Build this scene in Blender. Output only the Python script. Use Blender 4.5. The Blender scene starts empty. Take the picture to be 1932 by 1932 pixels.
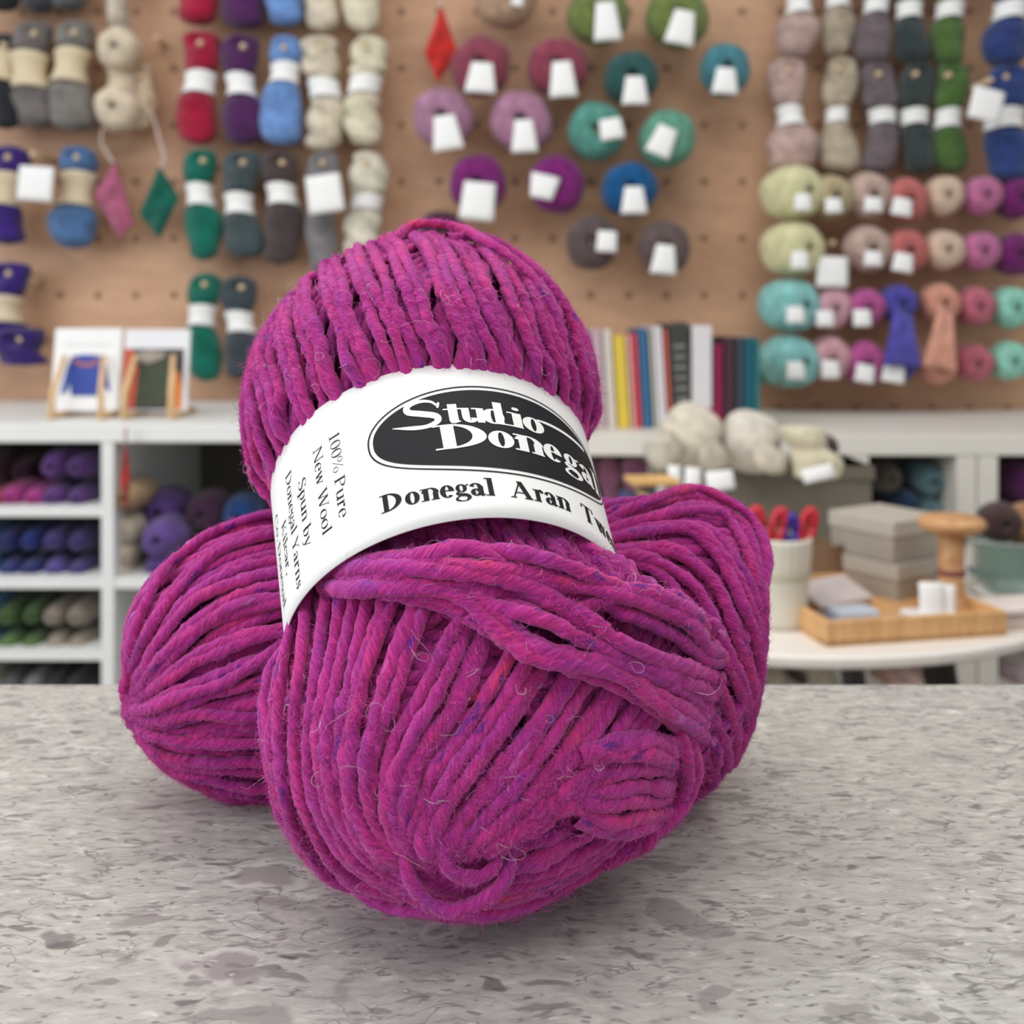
import bpy, math, random
import numpy as np
from mathutils import Vector

# ------------------------------------------------------------------ camera, world, lights, exposure
F, CX, HY = 2050.0, 966.0, 600.0          # focal length in pixels of the 1932 frame, principal column, horizon row
CAMZ = 1.08                               # camera height; the counter top is at 0.95
scene = bpy.context.scene
col = scene.collection
cam_d = bpy.data.cameras.new('camera')
cam = bpy.data.objects.new('camera', cam_d)
col.objects.link(cam)
cam.location = (0, 0, CAMZ)
cam.rotation_euler = (math.pi / 2, 0, 0)
cam_d.sensor_width = 36
cam_d.lens = F / 1932 * 36
cam_d.shift_y = -(966 - HY) / 1932
cam_d.clip_start = 0.01
cam_d.dof.use_dof = True
cam_d.dof.focus_distance = 0.235
cam_d.dof.aperture_fstop = 18
scene.camera = cam

world = bpy.data.worlds.new('world')
scene.world = world
world.use_nodes = True
world.node_tree.nodes['Background'].inputs['Color'].default_value = (0.95, 0.965, 1.0, 1)
world.node_tree.nodes['Background'].inputs['Strength'].default_value = 0.5


def area(name, loc, target, size, power, colr):
    d = bpy.data.lights.new(name, 'AREA')
    d.shape = 'RECTANGLE'
    d.size, d.size_y = size
    d.energy = power
    d.color = colr
    o = bpy.data.objects.new(name, d)
    col.objects.link(o)
    o.location = loc
    o.rotation_euler = (Vector(target) - Vector(loc)).to_track_quat('-Z', 'Y').to_euler()
    return o


area('shop_window', (-2.6, -0.5, 1.9), (0.0, 0.6, 1.0), (2.4, 2.0), 60, (0.9, 0.95, 1.0))
area('ceiling_lamp', (-0.3, 0.75, 2.75), (-0.3, 0.85, 0.9), (2.6, 0.7), 25, (1.0, 0.97, 0.93))
area('ceiling_lamp', (0.3, -0.6, 2.75), (0.3, 1.0, 0.9), (2.2, 0.7), 16, (1.0, 0.97, 0.93))
scene.view_settings.view_transform = 'Standard'
scene.view_settings.look = 'None'
scene.view_settings.exposure = 0.0
scene.view_settings.gamma = 1.0

rng = np.random.default_rng(7)
random.seed(7)
CT = CAMZ - 0.13                          # counter top height


def at(px, py, y):
    """point seen at column px, row py, at distance y in front of the camera"""
    return Vector(((px - CX) / F * y, y, CAMZ - (py - HY) / F * y))


# ------------------------------------------------------------------ node helpers
def srgb(r, g, b):
    f = lambda c: ((c / 255 + 0.055) / 1.055) ** 2.4 if c > 10 else c / 255 / 12.92
    return (f(r), f(g), f(b), 1)


def new_mat(name):
    m = bpy.data.materials.new(name)
    m.use_nodes = True
    nt = m.node_tree
    b = nt.nodes['Principled BSDF']
    return m, nt, b


def nd(nt, t, **kw):
    n = nt.nodes.new(t)
    for k, v in kw.items():
        if k.startswith('i_'):
            n.inputs[k[2:].replace('_', ' ')].default_value = v
        else:
            setattr(n, k, v)
    return n


def ramp(nt, fac, stops, interp='LINEAR'):
    r = nt.nodes.new('ShaderNodeValToRGB')
    r.color_ramp.interpolation = interp
    e = r.color_ramp.elements
    while len(e) < len(stops):
        e.new(0.5)
    for i, (p, c) in enumerate(stops):
        e[i].position = p
        e[i].color = c if len(c) == 4 else (*c, 1)
    nt.links.new(fac, r.inputs['Fac'])
    return r.outputs['Color']


def mixc(nt, fac, a, b, mode='MIX'):
    m = nt.nodes.new('ShaderNodeMix')
    m.data_type = 'RGBA'
    m.blend_type = mode
    for sock, v in ((m.inputs[0], fac), (m.inputs[6], a), (m.inputs[7], b)):
        if hasattr(v, 'is_linked'):
            nt.links.new(v, sock)
        else:
            sock.default_value = v
    return m.outputs[2]


def mth(nt, op, a, b=None):
    m = nt.nodes.new('ShaderNodeMath')
    m.operation = op
    for i, v in enumerate((a, b)):
        if v is None:
            continue
        if hasattr(v, 'is_linked'):
            nt.links.new(v, m.inputs[i])
        else:
            m.inputs[i].default_value = v
    return m.outputs[0]


def comb(nt, x, y, z):
    c = nt.nodes.new('ShaderNodeCombineXYZ')
    for i, v in enumerate((x, y, z)):
        if hasattr(v, 'is_linked'):
            nt.links.new(v, c.inputs[i])
        else:
            c.inputs[i].default_value = v
    return c.outputs[0]


def noise(nt, vec, scale=1.0, detail=2.0, rough=0.5, dist=0.0):
    n = nt.nodes.new('ShaderNodeTexNoise')
    n.inputs['Scale'].default_value = scale
    n.inputs['Detail'].default_value = detail
    n.inputs['Roughness'].default_value = rough
    n.inputs['Distortion'].default_value = dist
    if vec is not None:
        nt.links.new(vec, n.inputs['Vector'])
    return n.outputs['Fac']


def bump(nt, bsdf, h, strength, dist):
    b = nt.nodes.new('ShaderNodeBump')
    b.inputs['Strength'].default_value = strength
    b.inputs['Distance'].default_value = dist
    nt.links.new(h, b.inputs['Height'])
    nt.links.new(b.outputs['Normal'], bsdf.inputs['Normal'])


_plain = {}


def plain(rgb, rough=0.6, spec=0.4, var=0.06, scale=30.0):
    """a plain painted, paper or plastic surface with a faint mottle"""
    key = (rgb, rough, spec, var, scale)
    if key in _plain:
        return _plain[key]
    m, nt, b = new_mat('surface_%d_%d_%d' % rgb)
    tc = nd(nt, 'ShaderNodeTexCoord')
    n = noise(nt, tc.outputs['Object'], scale, 3)
    c = srgb(*rgb)
    d = tuple(v * (1 - 2 * var) for v in c[:3]) + (1,)
    nt.links.new(ramp(nt, n, [(0.3, d), (0.7, c)]), b.inputs['Base Color'])
    b.inputs['Roughness'].default_value = rough
    b.inputs['Specular IOR Level'].default_value = spec
    _plain[key] = m
    return m


_wool = {}


def wool(rgb):
    """blurred background yarn: strands as fine ridges in the bump"""
    if rgb in _wool:
        return _wool[rgb]
    m, nt, b = new_mat('wool_%d_%d_%d' % rgb)
    tc = nd(nt, 'ShaderNodeTexCoord')
    at_ = nd(nt, 'ShaderNodeAttribute', attribute_name='strand')
    w = nd(nt, 'ShaderNodeTexWave', bands_direction='X')
    w.inputs['Scale'].default_value = 1.0
    w.inputs['Distortion'].default_value = 1.5
    nt.links.new(at_.outputs['Vector'], w.inputs['Vector'])
    n = noise(nt, tc.outputs['Object'], 45, 3)
    c = srgb(*rgb)
    lo = tuple(v * 0.72 + 0.004 for v in c[:3]) + (1,)
    gain = min(1.35, 0.9 / max(c[:3]))
    hi = tuple(v * gain + 0.006 for v in c[:3]) + (1,)
    base = ramp(nt, n, [(0.3, lo), (0.65, hi)])
    base = mixc(nt, mth(nt, 'MULTIPLY', mth(nt, 'SUBTRACT', 1.0, w.outputs['Fac']), 0.35), base, lo)
    nt.links.new(base, b.inputs['Base Color'])
    b.inputs['Roughness'].default_value = 0.95
    b.inputs['Specular IOR Level'].default_value = 0.1
    b.inputs['Sheen Weight'].default_value = 0.25
    bump(nt, b, w.outputs['Fac'], 0.6, 0.003)
    _wool[rgb] = m
    return m


def wood(name, c0, c1, scale=6.0, stretch=(1, 1, 12)):
    m, nt, b = new_mat(name)
    tc = nd(nt, 'ShaderNodeTexCoord')
    mp = nd(nt, 'ShaderNodeMapping')
    mp.inputs['Scale'].default_value = stretch
    nt.links.new(tc.outputs['Object'], mp.inputs['Vector'])
    n = noise(nt, mp.outputs['Vector'], scale, 4, 0.6, 0.6)
    nt.links.new(ramp(nt, n, [(0.3, srgb(*c0)), (0.7, srgb(*c1))]), b.inputs['Base Color'])
    b.inputs['Roughness'].default_value = 0.5
    return m


# ------------------------------------------------------------------ mesh helpers
def link(name, me, mat, parent=None):
    o = bpy.data.objects.new(name, me)
    if mat is not None:
        for m in (mat if isinstance(mat, (list, tuple)) else [mat]):
            me.materials.append(m)
    col.objects.link(o)
    if parent is not None:
        o.parent = parent
    return o


def tag(o, label, cat, group=None, kind=None):
    if label:
        o['label'] = label
    if cat:
        o['category'] = cat
    if group:
        o['group'] = group
    if kind:
        o['kind'] = kind
    return o


def empty(name, loc, label, cat, group=None, rz=0.0):
    o = bpy.data.objects.new(name, None)
    o.empty_display_size = 0.02
    col.objects.link(o)
    o.location = loc
    o.rotation_euler = (0, 0, rz)
    return tag(o, label, cat, group)


def grid_mesh(name, V, closed_u=False, closed_v=False, attrs=None, smooth=True, mat_index=None):
    """V: (..., nu, nv, 3) batch of grids -> one mesh of quads. attrs: {name: (..., nu, nv, 3)}"""
    V = np.asarray(V, dtype=np.float32)
    if V.ndim == 3:
        V = V[None]
    nb, nu, nv, _ = V.shape
    iu = np.arange(nu if closed_u else nu - 1)
    iv = np.arange(nv if closed_v else nv - 1)
    a, b = np.meshgrid(iu, iv, indexing='ij')
    a2, b2 = (a + 1) % nu, (b + 1) % nv
    q = np.stack([a * nv + b, a2 * nv + b, a2 * nv + b2, a * nv + b2], -1).reshape(-1, 4)
    q = (q[None] + (np.arange(nb) * nu * nv)[:, None, None]).reshape(-1, 4).astype(np.int32)
    return raw_mesh(name, V.reshape(-1, 3), q, attrs, smooth)


def raw_mesh(name, v, q, attrs=None, smooth=True):
    me = bpy.data.meshes.new(name)
    k = q.shape[1]
    me.vertices.add(len(v))
    me.vertices.foreach_set('co', np.asarray(v, dtype=np.float32).ravel())
    me.loops.add(q.size)
    me.loops.foreach_set('vertex_index', q.astype(np.int32).ravel())
    me.polygons.add(len(q))
    me.polygons.foreach_set('loop_start', np.arange(0, q.size, k, dtype=np.int32))
    me.polygons.foreach_set('loop_total', np.full(len(q), k, dtype=np.int32))
    me.polygons.foreach_set('use_smooth', np.full(len(q), smooth, dtype=bool))
    for nme, arr in (attrs or {}).items():
        at_ = me.attributes.new(nme, 'FLOAT_VECTOR', 'POINT')
        at_.data.foreach_set('vector', np.asarray(arr, dtype=np.float32).reshape(-1, 3).ravel())
    me.update()
    me.validate()
    return me


class MB:
    """collects small solids into one mesh"""
    def __init__(self):
        self.v, self.f = [], []

    def add(self, vs, fs):
        n = len(self.v)
        self.v += [tuple(p) for p in vs]
        self.f += [tuple(i + n for i in f) for f in fs]
        return self

    def box(self, x0, x1, y0, y1, z0, z1):
        vs = [(x, y, z) for x in (x0, x1) for y in (y0, y1) for z in (z0, z1)]
        return self.add(vs, [(0, 1, 3, 2), (4, 6, 7, 5), (0, 4, 5, 1), (2, 3, 7, 6), (0, 2, 6, 4), (1, 5, 7, 3)])

    def lathe(self, prof, n=28, axis='z', o=(0, 0, 0), cap=True):
        vs = []
        for r, h in prof:
            for i in range(n):
                a = 2 * math.pi * i / n
                p = (r * math.cos(a), r * math.sin(a), h)
                if axis == 'y':
                    p = (p[0], p[2], p[1])
                elif axis == 'x':
                    p = (p[2], p[0], p[1])
                vs.append((p[0] + o[0], p[1] + o[1], p[2] + o[2]))
        m = len(prof)
        fs = [(j * n + i, j * n + (i + 1) % n, (j + 1) * n + (i + 1) % n, (j + 1) * n + i) for j in range(m - 1) for i in range(n)]
        if cap:
            fs += [tuple(range(n))[::-1], tuple((m - 1) * n + i for i in range(n))]
        return self.add(vs, fs)

    def tube(self, pts, r, n=8):
        P = [Vector(p) for p in pts]
        vs = []
        for i, p in enumerate(P):
            t = (P[min(i + 1, len(P) - 1)] - P[max(i - 1, 0)]).normalized()
            a = t.orthogonal().normalized() if i == 0 else (a - t * a.dot(t)).normalized()
            b = t.cross(a)
            rr = r[i] if isinstance(r, (list, tuple)) else r
            vs += [p + a * rr * math.cos(2 * math.pi * k / n) + b * rr * math.sin(2 * math.pi * k / n) for k in range(n)]
        m = len(P)
        fs = [(j * n + i, j * n + (i + 1) % n, (j + 1) * n + (i + 1) % n, (j + 1) * n + i) for j in range(m - 1) for i in range(n)]
        fs += [tuple(range(n))[::-1], tuple((m - 1) * n + i for i in range(n))]
        return self.add(vs, fs)

    def build(self, name, mat, parent=None, smooth=False, bevel=0.0, loc=None, rot=None):
        me = bpy.data.meshes.new(name)
        me.from_pydata(self.v, [], self.f)
        me.validate()
        if smooth:
            for p in me.polygons:
                p.use_smooth = True
        o = link(name, me, mat, parent)
        if bevel:
            md = o.modifiers.new('bevel', 'BEVEL')
            md.width = bevel
            md.segments = 2
            md.limit_method = 'ANGLE'
        if loc is not None:
            o.location = loc
        if rot is not None:
            o.rotation_euler = rot
        return o


# ------------------------------------------------------------------ the room
YB = 2.45           # face of the pegboard
YF = 1.90           # front of the shelving units
ZL = CAMZ - 0.185   # top of the shelving on one side
ZR = CAMZ - 0.205   # top of the other unit
TZ = 0.74           # table top

wall_m = plain((226, 222, 214), 0.8)
floor_m = plain((150, 140, 128), 0.5, var=0.15, scale=6)
tag(MB().box(-3.2, 3.2, YB + 0.03, YB + 0.10, 0, 2.9).build('wall_back', wall_m), None, None, kind='structure')
tag(MB().box(-3.2, 3.2, -2.0, YB + 0.10, -0.05, 0).build('floor', floor_m), None, None, kind='structure')

# pegboard: plywood sheet with a grid of drilled holes, dark seams of shadow are left to the light
m, nt, b = new_mat('pegboard_plywood')
tc = nd(nt, 'ShaderNodeTexCoord')
mp = nd(nt, 'ShaderNodeMapping')
mp.inputs['Scale'].default_value = (1.0, 1.0, 3.0)
nt.links.new(tc.outputs['Object'], mp.inputs['Vector'])
n1 = noise(nt, mp.outputs['Vector'], 2.2, 4, 0.6, 0.8)
n2 = noise(nt, mp.outputs['Vector'], 14, 4, 0.6, 0.4)
basec = ramp(nt, n1, [(0.25, srgb(172, 132, 104)), (0.5, srgb(194, 152, 120)), (0.8, srgb(212, 172, 138))])
basec = mixc(nt, 0.25, basec, ramp(nt, n2, [(0.3, srgb(164, 124, 98)), (0.7, srgb(214, 174, 140))]))
sx = nd(nt, 'ShaderNodeSeparateXYZ')
nt.links.new(tc.outputs['Object'], sx.inputs[0])
PX, PZ = 71.5 / F * YB, 107.0 / F * YB
gx0, gz0 = (757 - CX) / F * YB, CAMZ - (22 - HY) / F * YB


def cell(v, off, per):
    t = mth(nt, 'ADD', mth(nt, 'DIVIDE', mth(nt, 'SUBTRACT', v, off), per), 0.5)
    return mth(nt, 'MULTIPLY', mth(nt, 'SUBTRACT', mth(nt, 'FRACT', t), 0.5), per)


dx = cell(sx.outputs[0], gx0, PX)
dz = cell(sx.outputs[2], gz0, PZ)
dist = mth(nt, 'SQRT', mth(nt, 'ADD', mth(nt, 'MULTIPLY', dx, dx), mth(nt, 'MULTIPLY', dz, dz)))
hole = ramp(nt, mth(nt, 'MULTIPLY', dist, 50.0), [(0.40, (1, 1, 1)), (0.50, (0, 0, 0))])
nt.links.new(mixc(nt, mth(nt, 'MULTIPLY', hole, 0.8), basec, srgb(122, 88, 66)), b.inputs['Base Color'])
b.inputs['Roughness'].default_value = 0.65
pegboard = empty('pegboard', (0, YB, 0.9), 'tan plywood pegboard covering the wall behind the shelves', 'pegboard')
board = MB().box(-1.9, 1.9, YB, YB + 0.02, 0.86, 2.2).build('board', m)
board.parent = pegboard
board.matrix_parent_inverse = pegboard.matrix_world.inverted()
board.location = (0, -YB, -0.9)

peg_m = wood('peg_wood', (196, 168, 132), (222, 198, 164), 20)


def peg(px, py, yfront, label):
    p = at(px, py, yfront)
    o = MB().lathe([(0.0035, 0), (0.0062, 0.002), (0.0062, YB - yfront)], 14, 'y').build('wooden_peg', peg_m, None, smooth=True)
    o.location = p
    tag(o, label, 'peg', 'wooden pegs in the pegboard')


def short(t):
    return ' '.join(t.split()[:12])


def batched_box(x0, x1, z0, z1, y0, y1):
    return MB().box(x0, x1, y0, y1, z0, z1)


X = lambda px, y=YF: (px - CX) / F * y
Z = lambda py, y=YF: CAMZ - (py - HY) / F * y
white_m = plain((232, 233, 230), 0.45, var=0.02)
cream_m = plain((226, 222, 212), 0.45, var=0.02)
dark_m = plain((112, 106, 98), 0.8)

# left shelving unit
ul = empty('shelving_unit', (X(200), YF, 0), 'white cube shelving unit with yarn balls and sloping pattern books on top', 'shelf')


def part(mb, name, mat, parent, bev=0.0):
    o = mb.build(name, mat, None, bevel=bev)
    o.parent = parent
    o.location = -parent.location
    return o


part(MB().box(X(-260), X(640), YF, YB - 0.005, Z(835), ZL), 'top_board', white_m, ul, 0.002)
for a_, b_ in ((190, 214), (-262, -240), (618, 640)):
    part(MB().box(X(a_), X(b_), YF + 0.002, YB - 0.02, 0.06, Z(835)), 'side_panel', white_m, ul, 0.001)
for y0, y1, xa, xb in ((958, 976, -240, 190), (1092, 1112, -240, 190), (1231, 1248, -240, 190), (1370, 1390, -240, 190), (1092, 1112, 214, 618), (1370, 1390, 214, 618)):
    part(MB().box(X(xa), X(xb), YF + 0.004, YB - 0.02, Z(y1), Z(y0)), 'shelf', white_m, ul, 0.001)
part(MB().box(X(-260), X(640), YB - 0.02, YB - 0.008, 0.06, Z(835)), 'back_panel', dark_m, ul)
part(MB().box(X(-255), X(635), YF + 0.03, YB - 0.02, 0.0, 0.06), 'plinth', white_m, ul)

ur = empty('shelving_unit', (X(1300), YF, 0), 'off-white shelving unit with a row of books on top, behind the table', 'shelf')
part(MB().box(X(650), X(2250), YF, YB - 0.005, Z(860), ZR), 'top_board', cream_m, ur, 0.002)
for a_, b_ in ((650, 672), (1236, 1262), (1600, 1640), (1806, 1843), (1846, 1884), (2228, 2250)):
    part(MB().box(X(a_), X(b_), YF + 0.002, YB - 0.02, 0.06, Z(860)), 'side_panel', cream_m, ur, 0.001)
for xa, xb in ((672, 1236), (1262, 1600), (1640, 1806), (1884, 2228)):
    part(MB().box(X(xa), X(xb), YF + 0.004, YB - 0.02, Z(1060), Z(1035)), 'shelf', cream_m, ur, 0.001)
    part(MB().box(X(xa), X(xb), YF + 0.004, YB - 0.02, Z(1340), Z(1315)), 'shelf', cream_m, ur, 0.001)
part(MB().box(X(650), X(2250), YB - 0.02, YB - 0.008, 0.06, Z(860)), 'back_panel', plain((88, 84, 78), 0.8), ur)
part(MB().box(X(655), X(2245), YF + 0.03, YB - 0.02, 0.0, 0.06), 'plinth', cream_m, ur)

# ------------------------------------------------------------------ the counter
m, nt, b = new_mat('speckled_counter_top')
tc = nd(nt, 'ShaderNodeTexCoord')


def mapped(scale, loc=(0, 0, 0), warp=0.0, wscale=60.0):
    v = tc.outputs['Object']
    if warp:
        nn = nt.nodes.new('ShaderNodeTexNoise')
        nn.inputs['Scale'].default_value = wscale
        nn.inputs['Detail'].default_value = 3
        nt.links.new(v, nn.inputs['Vector'])
        sub = nt.nodes.new('ShaderNodeVectorMath')
        sub.operation = 'SUBTRACT'
        nt.links.new(nn.outputs['Color'], sub.inputs[0])
        sub.inputs[1].default_value = (0.5, 0.5, 0.5)
        sc = nt.nodes.new('ShaderNodeVectorMath')
        sc.operation = 'SCALE'
        sc.inputs['Scale'].default_value = warp
        nt.links.new(sub.outputs[0], sc.inputs[0])
        ad = nt.nodes.new('ShaderNodeVectorMath')
        ad.operation = 'ADD'
        nt.links.new(v, ad.inputs[0])
        nt.links.new(sc.outputs[0], ad.inputs[1])
        v = ad.outputs[0]
    k = nd(nt, 'ShaderNodeMapping')
    k.inputs['Scale'].default_value = scale
    k.inputs['Location'].default_value = loc
    nt.links.new(v, k.inputs['Vector'])
    return k.outputs['Vector']


def flakes(scale, loc, warp, thresh, rmin, soft=0.1, wscale=60.0):
    """mask of irregular flakes: cells of a voronoi, kept where the cell's random value is high"""
    v = nt.nodes.new('ShaderNodeTexVoronoi')
    v.inputs['Scale'].default_value = 1.0
    v.inputs['Randomness'].default_value = 1.0
    nt.links.new(mapped(scale, loc, warp, wscale), v.inputs['Vector'])
    sp = nt.nodes.new('ShaderNodeSeparateColor')
    nt.links.new(v.outputs['Color'], sp.inputs[0])
    keep = mth(nt, 'GREATER_THAN', sp.outputs[0], thresh)
    size = mth(nt, 'MULTIPLY', mth(nt, 'ADD', mth(nt, 'MULTIPLY', sp.outputs[1], 0.6), 0.4), rmin)
    ins = mth(nt, 'DIVIDE', mth(nt, 'SUBTRACT', size, v.outputs['Distance']), soft)
    cl = nt.nodes.new('ShaderNodeClamp')
    nt.links.new(ins, cl.inputs[0])
    return mth(nt, 'MULTIPLY', keep, cl.outputs[0]), sp.outputs[2]


base = ramp(nt, noise(nt, mapped((9, 22, 9), (0, 0, 0), 0.02), 1, 4, 0.6), [(0.3, srgb(162, 160, 155)), (0.7, srgb(190, 188, 180))])
fine = noise(nt, mapped((140, 420, 140), (3, 0, 0), 0.006, 90), 1, 5, 0.65)
base = mixc(nt, 0.72, base, ramp(nt, fine, [(0.33, srgb(124, 121, 118)), (0.45, srgb(172, 170, 163)), (0.58, srgb(187, 185, 178)), (0.70, srgb(214, 212, 205))]))
veil = noise(nt, mapped((40, 110, 40), (9, 2, 0), 0.03, 30), 1, 4, 0.6)
base = mixc(nt, ramp(nt, veil, [(0.48, (0, 0, 0)), (0.66, (0.4, 0.4, 0.4))]), base, srgb(146, 141, 138))
specs = [((30, 62, 100), 0.022, 0.84, 0.52, srgb(212, 209, 202), 0.8, 50),
         ((30.01, 62.02, 100), 0.022, 0.84, 0.44, srgb(142, 137, 134), 0.85, 50),
         ((260, 620, 100), 0.008, 0.74, 0.42, srgb(122, 119, 117), 0.75, 60),
         ((130, 380, 100), 0.014, 0.76, 0.45, srgb(130, 126, 123), 0.75, 60),
         ((300, 760, 100), 0.008, 0.90, 0.40, srgb(212, 210, 204), 0.6, 60),
         ((58, 250, 100), 0.026, 0.74, 0.45, srgb(112, 108, 107), 0.7, 40),
         ((44, 120, 100), 0.024, 0.80, 0.5, srgb(140, 135, 132), 0.7, 60),
         ((90, 190, 100), 0.018, 0.93, 0.42, srgb(216, 214, 208), 0.5, 60),
         ((420, 900, 100), 0.006, 0.90, 0.45, srgb(84, 81, 82), 0.6, 60),
         ((120, 300, 100), 0.016, 0.93, 0.42, srgb(92, 89, 90), 0.7, 60)]
for i, (sc, wp, th, rm, cc, op, ws) in enumerate(specs):
    i_ = max(i, 1)
    mk, _ = flakes(sc, (i_ * 3.7 + 1, i_ * 1.3, 0), wp, th, rm, 0.12, ws)
    base = mixc(nt, mth(nt, 'MULTIPLY', mk, op), base, cc)
# long curling hairline flakes: thin contour bands of a warped noise
for i, (sc, lo_, cc) in enumerate((((26, 90, 30), 0.60, srgb(92, 89, 88)), ((18, 60, 30), 0.42, srgb(106, 102, 100)), ((44, 110, 30), 0.56, srgb(104, 101, 99)))):
    nz = noise(nt, mapped(sc, (i * 7 + 2, 5, 0), 0.02, 45), 1, 3, 0.5)
    band = ramp(nt, nz, [(lo_ - 0.012, (0, 0, 0)), (lo_, (0.8, 0.8, 0.8)), (lo_ + 0.004, (0, 0, 0)), (lo_ + 0.009, (0, 0, 0))])
    gate = ramp(nt, noise(nt, mapped((60, 90, 30), (i * 5, 8, 0)), 1, 2), [(0.46, (0, 0, 0)), (0.54, (1, 1, 1))])
    base = mixc(nt, mth(nt, 'MULTIPLY', band, gate), base, cc)
nt.links.new(base, b.inputs['Base Color'])
b.inputs['Roughness'].default_value = 0.34
b.inputs['Specular IOR Level'].default_value = 0.4
bump(nt, b, fine, 0.05, 0.0006)
counter = empty('counter', (0, 0.1, 0), 'grey speckled recycled-composite counter the magenta yarn balls rest on', 'counter')
part(MB().box(-0.95, 0.95, -0.30, 0.3863, CT - 0.03, CT), 'countertop', m, counter, 0.0012)
part(MB().box(-0.92, 0.92, -0.25, 0.36, 0.0, CT - 0.03), 'cabinet_body', plain((214, 210, 202), 0.6), counter)

# ------------------------------------------------------------------ tweed yarn: material
def tweed_material():
    m, nt, b = new_mat('magenta_tweed_wool')
    a = nd(nt, 'ShaderNodeAttribute', attribute_name='yarn')        # length along the strand (m), turn 0..1, strand seed
    s = nt.nodes.new('ShaderNodeSeparateXYZ')
    nt.links.new(a.outputs['Vector'], s.inputs[0])
    L, V, S = s.outputs
    seed = mth(nt, 'MULTIPLY', S, 61.0)
    helix = mth(nt, 'ADD', V, mth(nt, 'MULTIPLY', L, 95.0))
    fib = noise(nt, comb(nt, mth(nt, 'MULTIPLY', helix, 13.0), mth(nt, 'MULTIPLY', L, 330.0), seed), 1, 4, 0.65)
    clump = noise(nt, comb(nt, mth(nt, 'MULTIPLY', helix, 4.0), mth(nt, 'MULTIPLY', L, 120.0), seed), 1, 3, 0.6)
    hue = noise(nt, comb(nt, mth(nt, 'MULTIPLY', L, 55.0), mth(nt, 'MULTIPLY', V, 1.6), seed), 1, 3, 0.6)
    base = ramp(nt, hue, [(0.22, srgb(134, 62, 170)), (0.33, srgb(170, 52, 148)), (0.50, srgb(184, 46, 138)), (0.64, srgb(200, 50, 130)), (0.76, srgb(226, 64, 100))])
    fleck = noise(nt, comb(nt, mth(nt, 'MULTIPLY', L, 120.0), mth(nt, 'MULTIPLY', V, 3.0), mth(nt, 'ADD', seed, 9.0)), 1, 2, 0.5)
    base = mixc(nt, ramp(nt, fleck, [(0.655, (0, 0, 0)), (0.70, (0.85, 0.85, 0.85))]), base, srgb(84, 34, 136))
    fl2 = noise(nt, comb(nt, mth(nt, 'MULTIPLY', L, 140.0), mth(nt, 'MULTIPLY', V, 3.0), mth(nt, 'ADD', seed, 29.0)), 1, 2, 0.5)
    base = mixc(nt, ramp(nt, fl2, [(0.71, (0, 0, 0)), (0.76, (0.6, 0.6, 0.6))]), base, srgb(196, 120, 200))
    fl3 = noise(nt, comb(nt, mth(nt, 'MULTIPLY', L, 110.0), mth(nt, 'MULTIPLY', V, 3.0), mth(nt, 'ADD', seed, 49.0)), 1, 2, 0.5)
    base = mixc(nt, ramp(nt, fl3, [(0.765, (0, 0, 0)), (0.80, (0.6, 0.6, 0.6))]), base, srgb(110, 104, 66))
    base = mixc(nt, ramp(nt, fib, [(0.35, (0.55, 0.55, 0.55)), (0.55, (0, 0, 0))]), base, srgb(96, 12, 84))
    base = mixc(nt, ramp(nt, fib, [(0.56, (0, 0, 0)), (0.75, (0.45, 0.45, 0.45))]), base, srgb(214, 92, 176))
    nt.links.new(base, b.inputs['Base Color'])
    b.inputs['Roughness'].default_value = 0.9
    b.inputs['Specular IOR Level'].default_value = 0.12
    b.inputs['Sheen Weight'].default_value = 0.35
    b.inputs['Sheen Roughness'].default_value = 0.5
    b.inputs['Sheen Tint'].default_value = (1.0, 0.62, 0.9, 1)
    h = mth(nt, 'ADD', mth(nt, 'MULTIPLY', fib, 0.6), mth(nt, 'MULTIPLY', clump, 0.9))
    bump(nt, b, h, 0.9, 0.0011)
    return m


tweed = tweed_material()


def fuzz_material(name, c0, c1):
    m, nt, b = new_mat(name)
    a = nd(nt, 'ShaderNodeAttribute', attribute_name='yarn')
    s = nt.nodes.new('ShaderNodeSeparateXYZ')
    nt.links.new(a.outputs['Vector'], s.inputs[0])
    nt.links.new(ramp(nt, s.outputs[2], [(0.0, srgb(*c0)), (1.0, srgb(*c1))]), b.inputs['Base Color'])
    b.inputs['Roughness'].default_value = 0.6
    b.inputs['Specular IOR Level'].default_value = 0.2
    return m


fuzz_m = fuzz_material('fine_magenta_fibres', (176, 30, 132), (236, 112, 200))
stray_m = fuzz_material('pale_stray_hairs', (206, 160, 190), (240, 226, 234))


# ------------------------------------------------------------------ tweed yarn: geometry
def unit(v):
    return v / np.maximum(np.linalg.norm(v, axis=-1, keepdims=True), 1e-12)


def wob(n, m, cycles, amp, seed):
    """n smooth random curves of m samples"""
    r = np.random.default_rng(seed)
    t = np.linspace(0, 1, m)[None]
    out = np.zeros((n, m))
    for k in range(1, 5):
        out += np.sin(2 * np.pi * (cycles * k * (0.6 + 0.8 * r.random((n, 1)))) * t + 6.283 * r.random((n, 1))) / k
    return out * amp / 1.6


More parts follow.
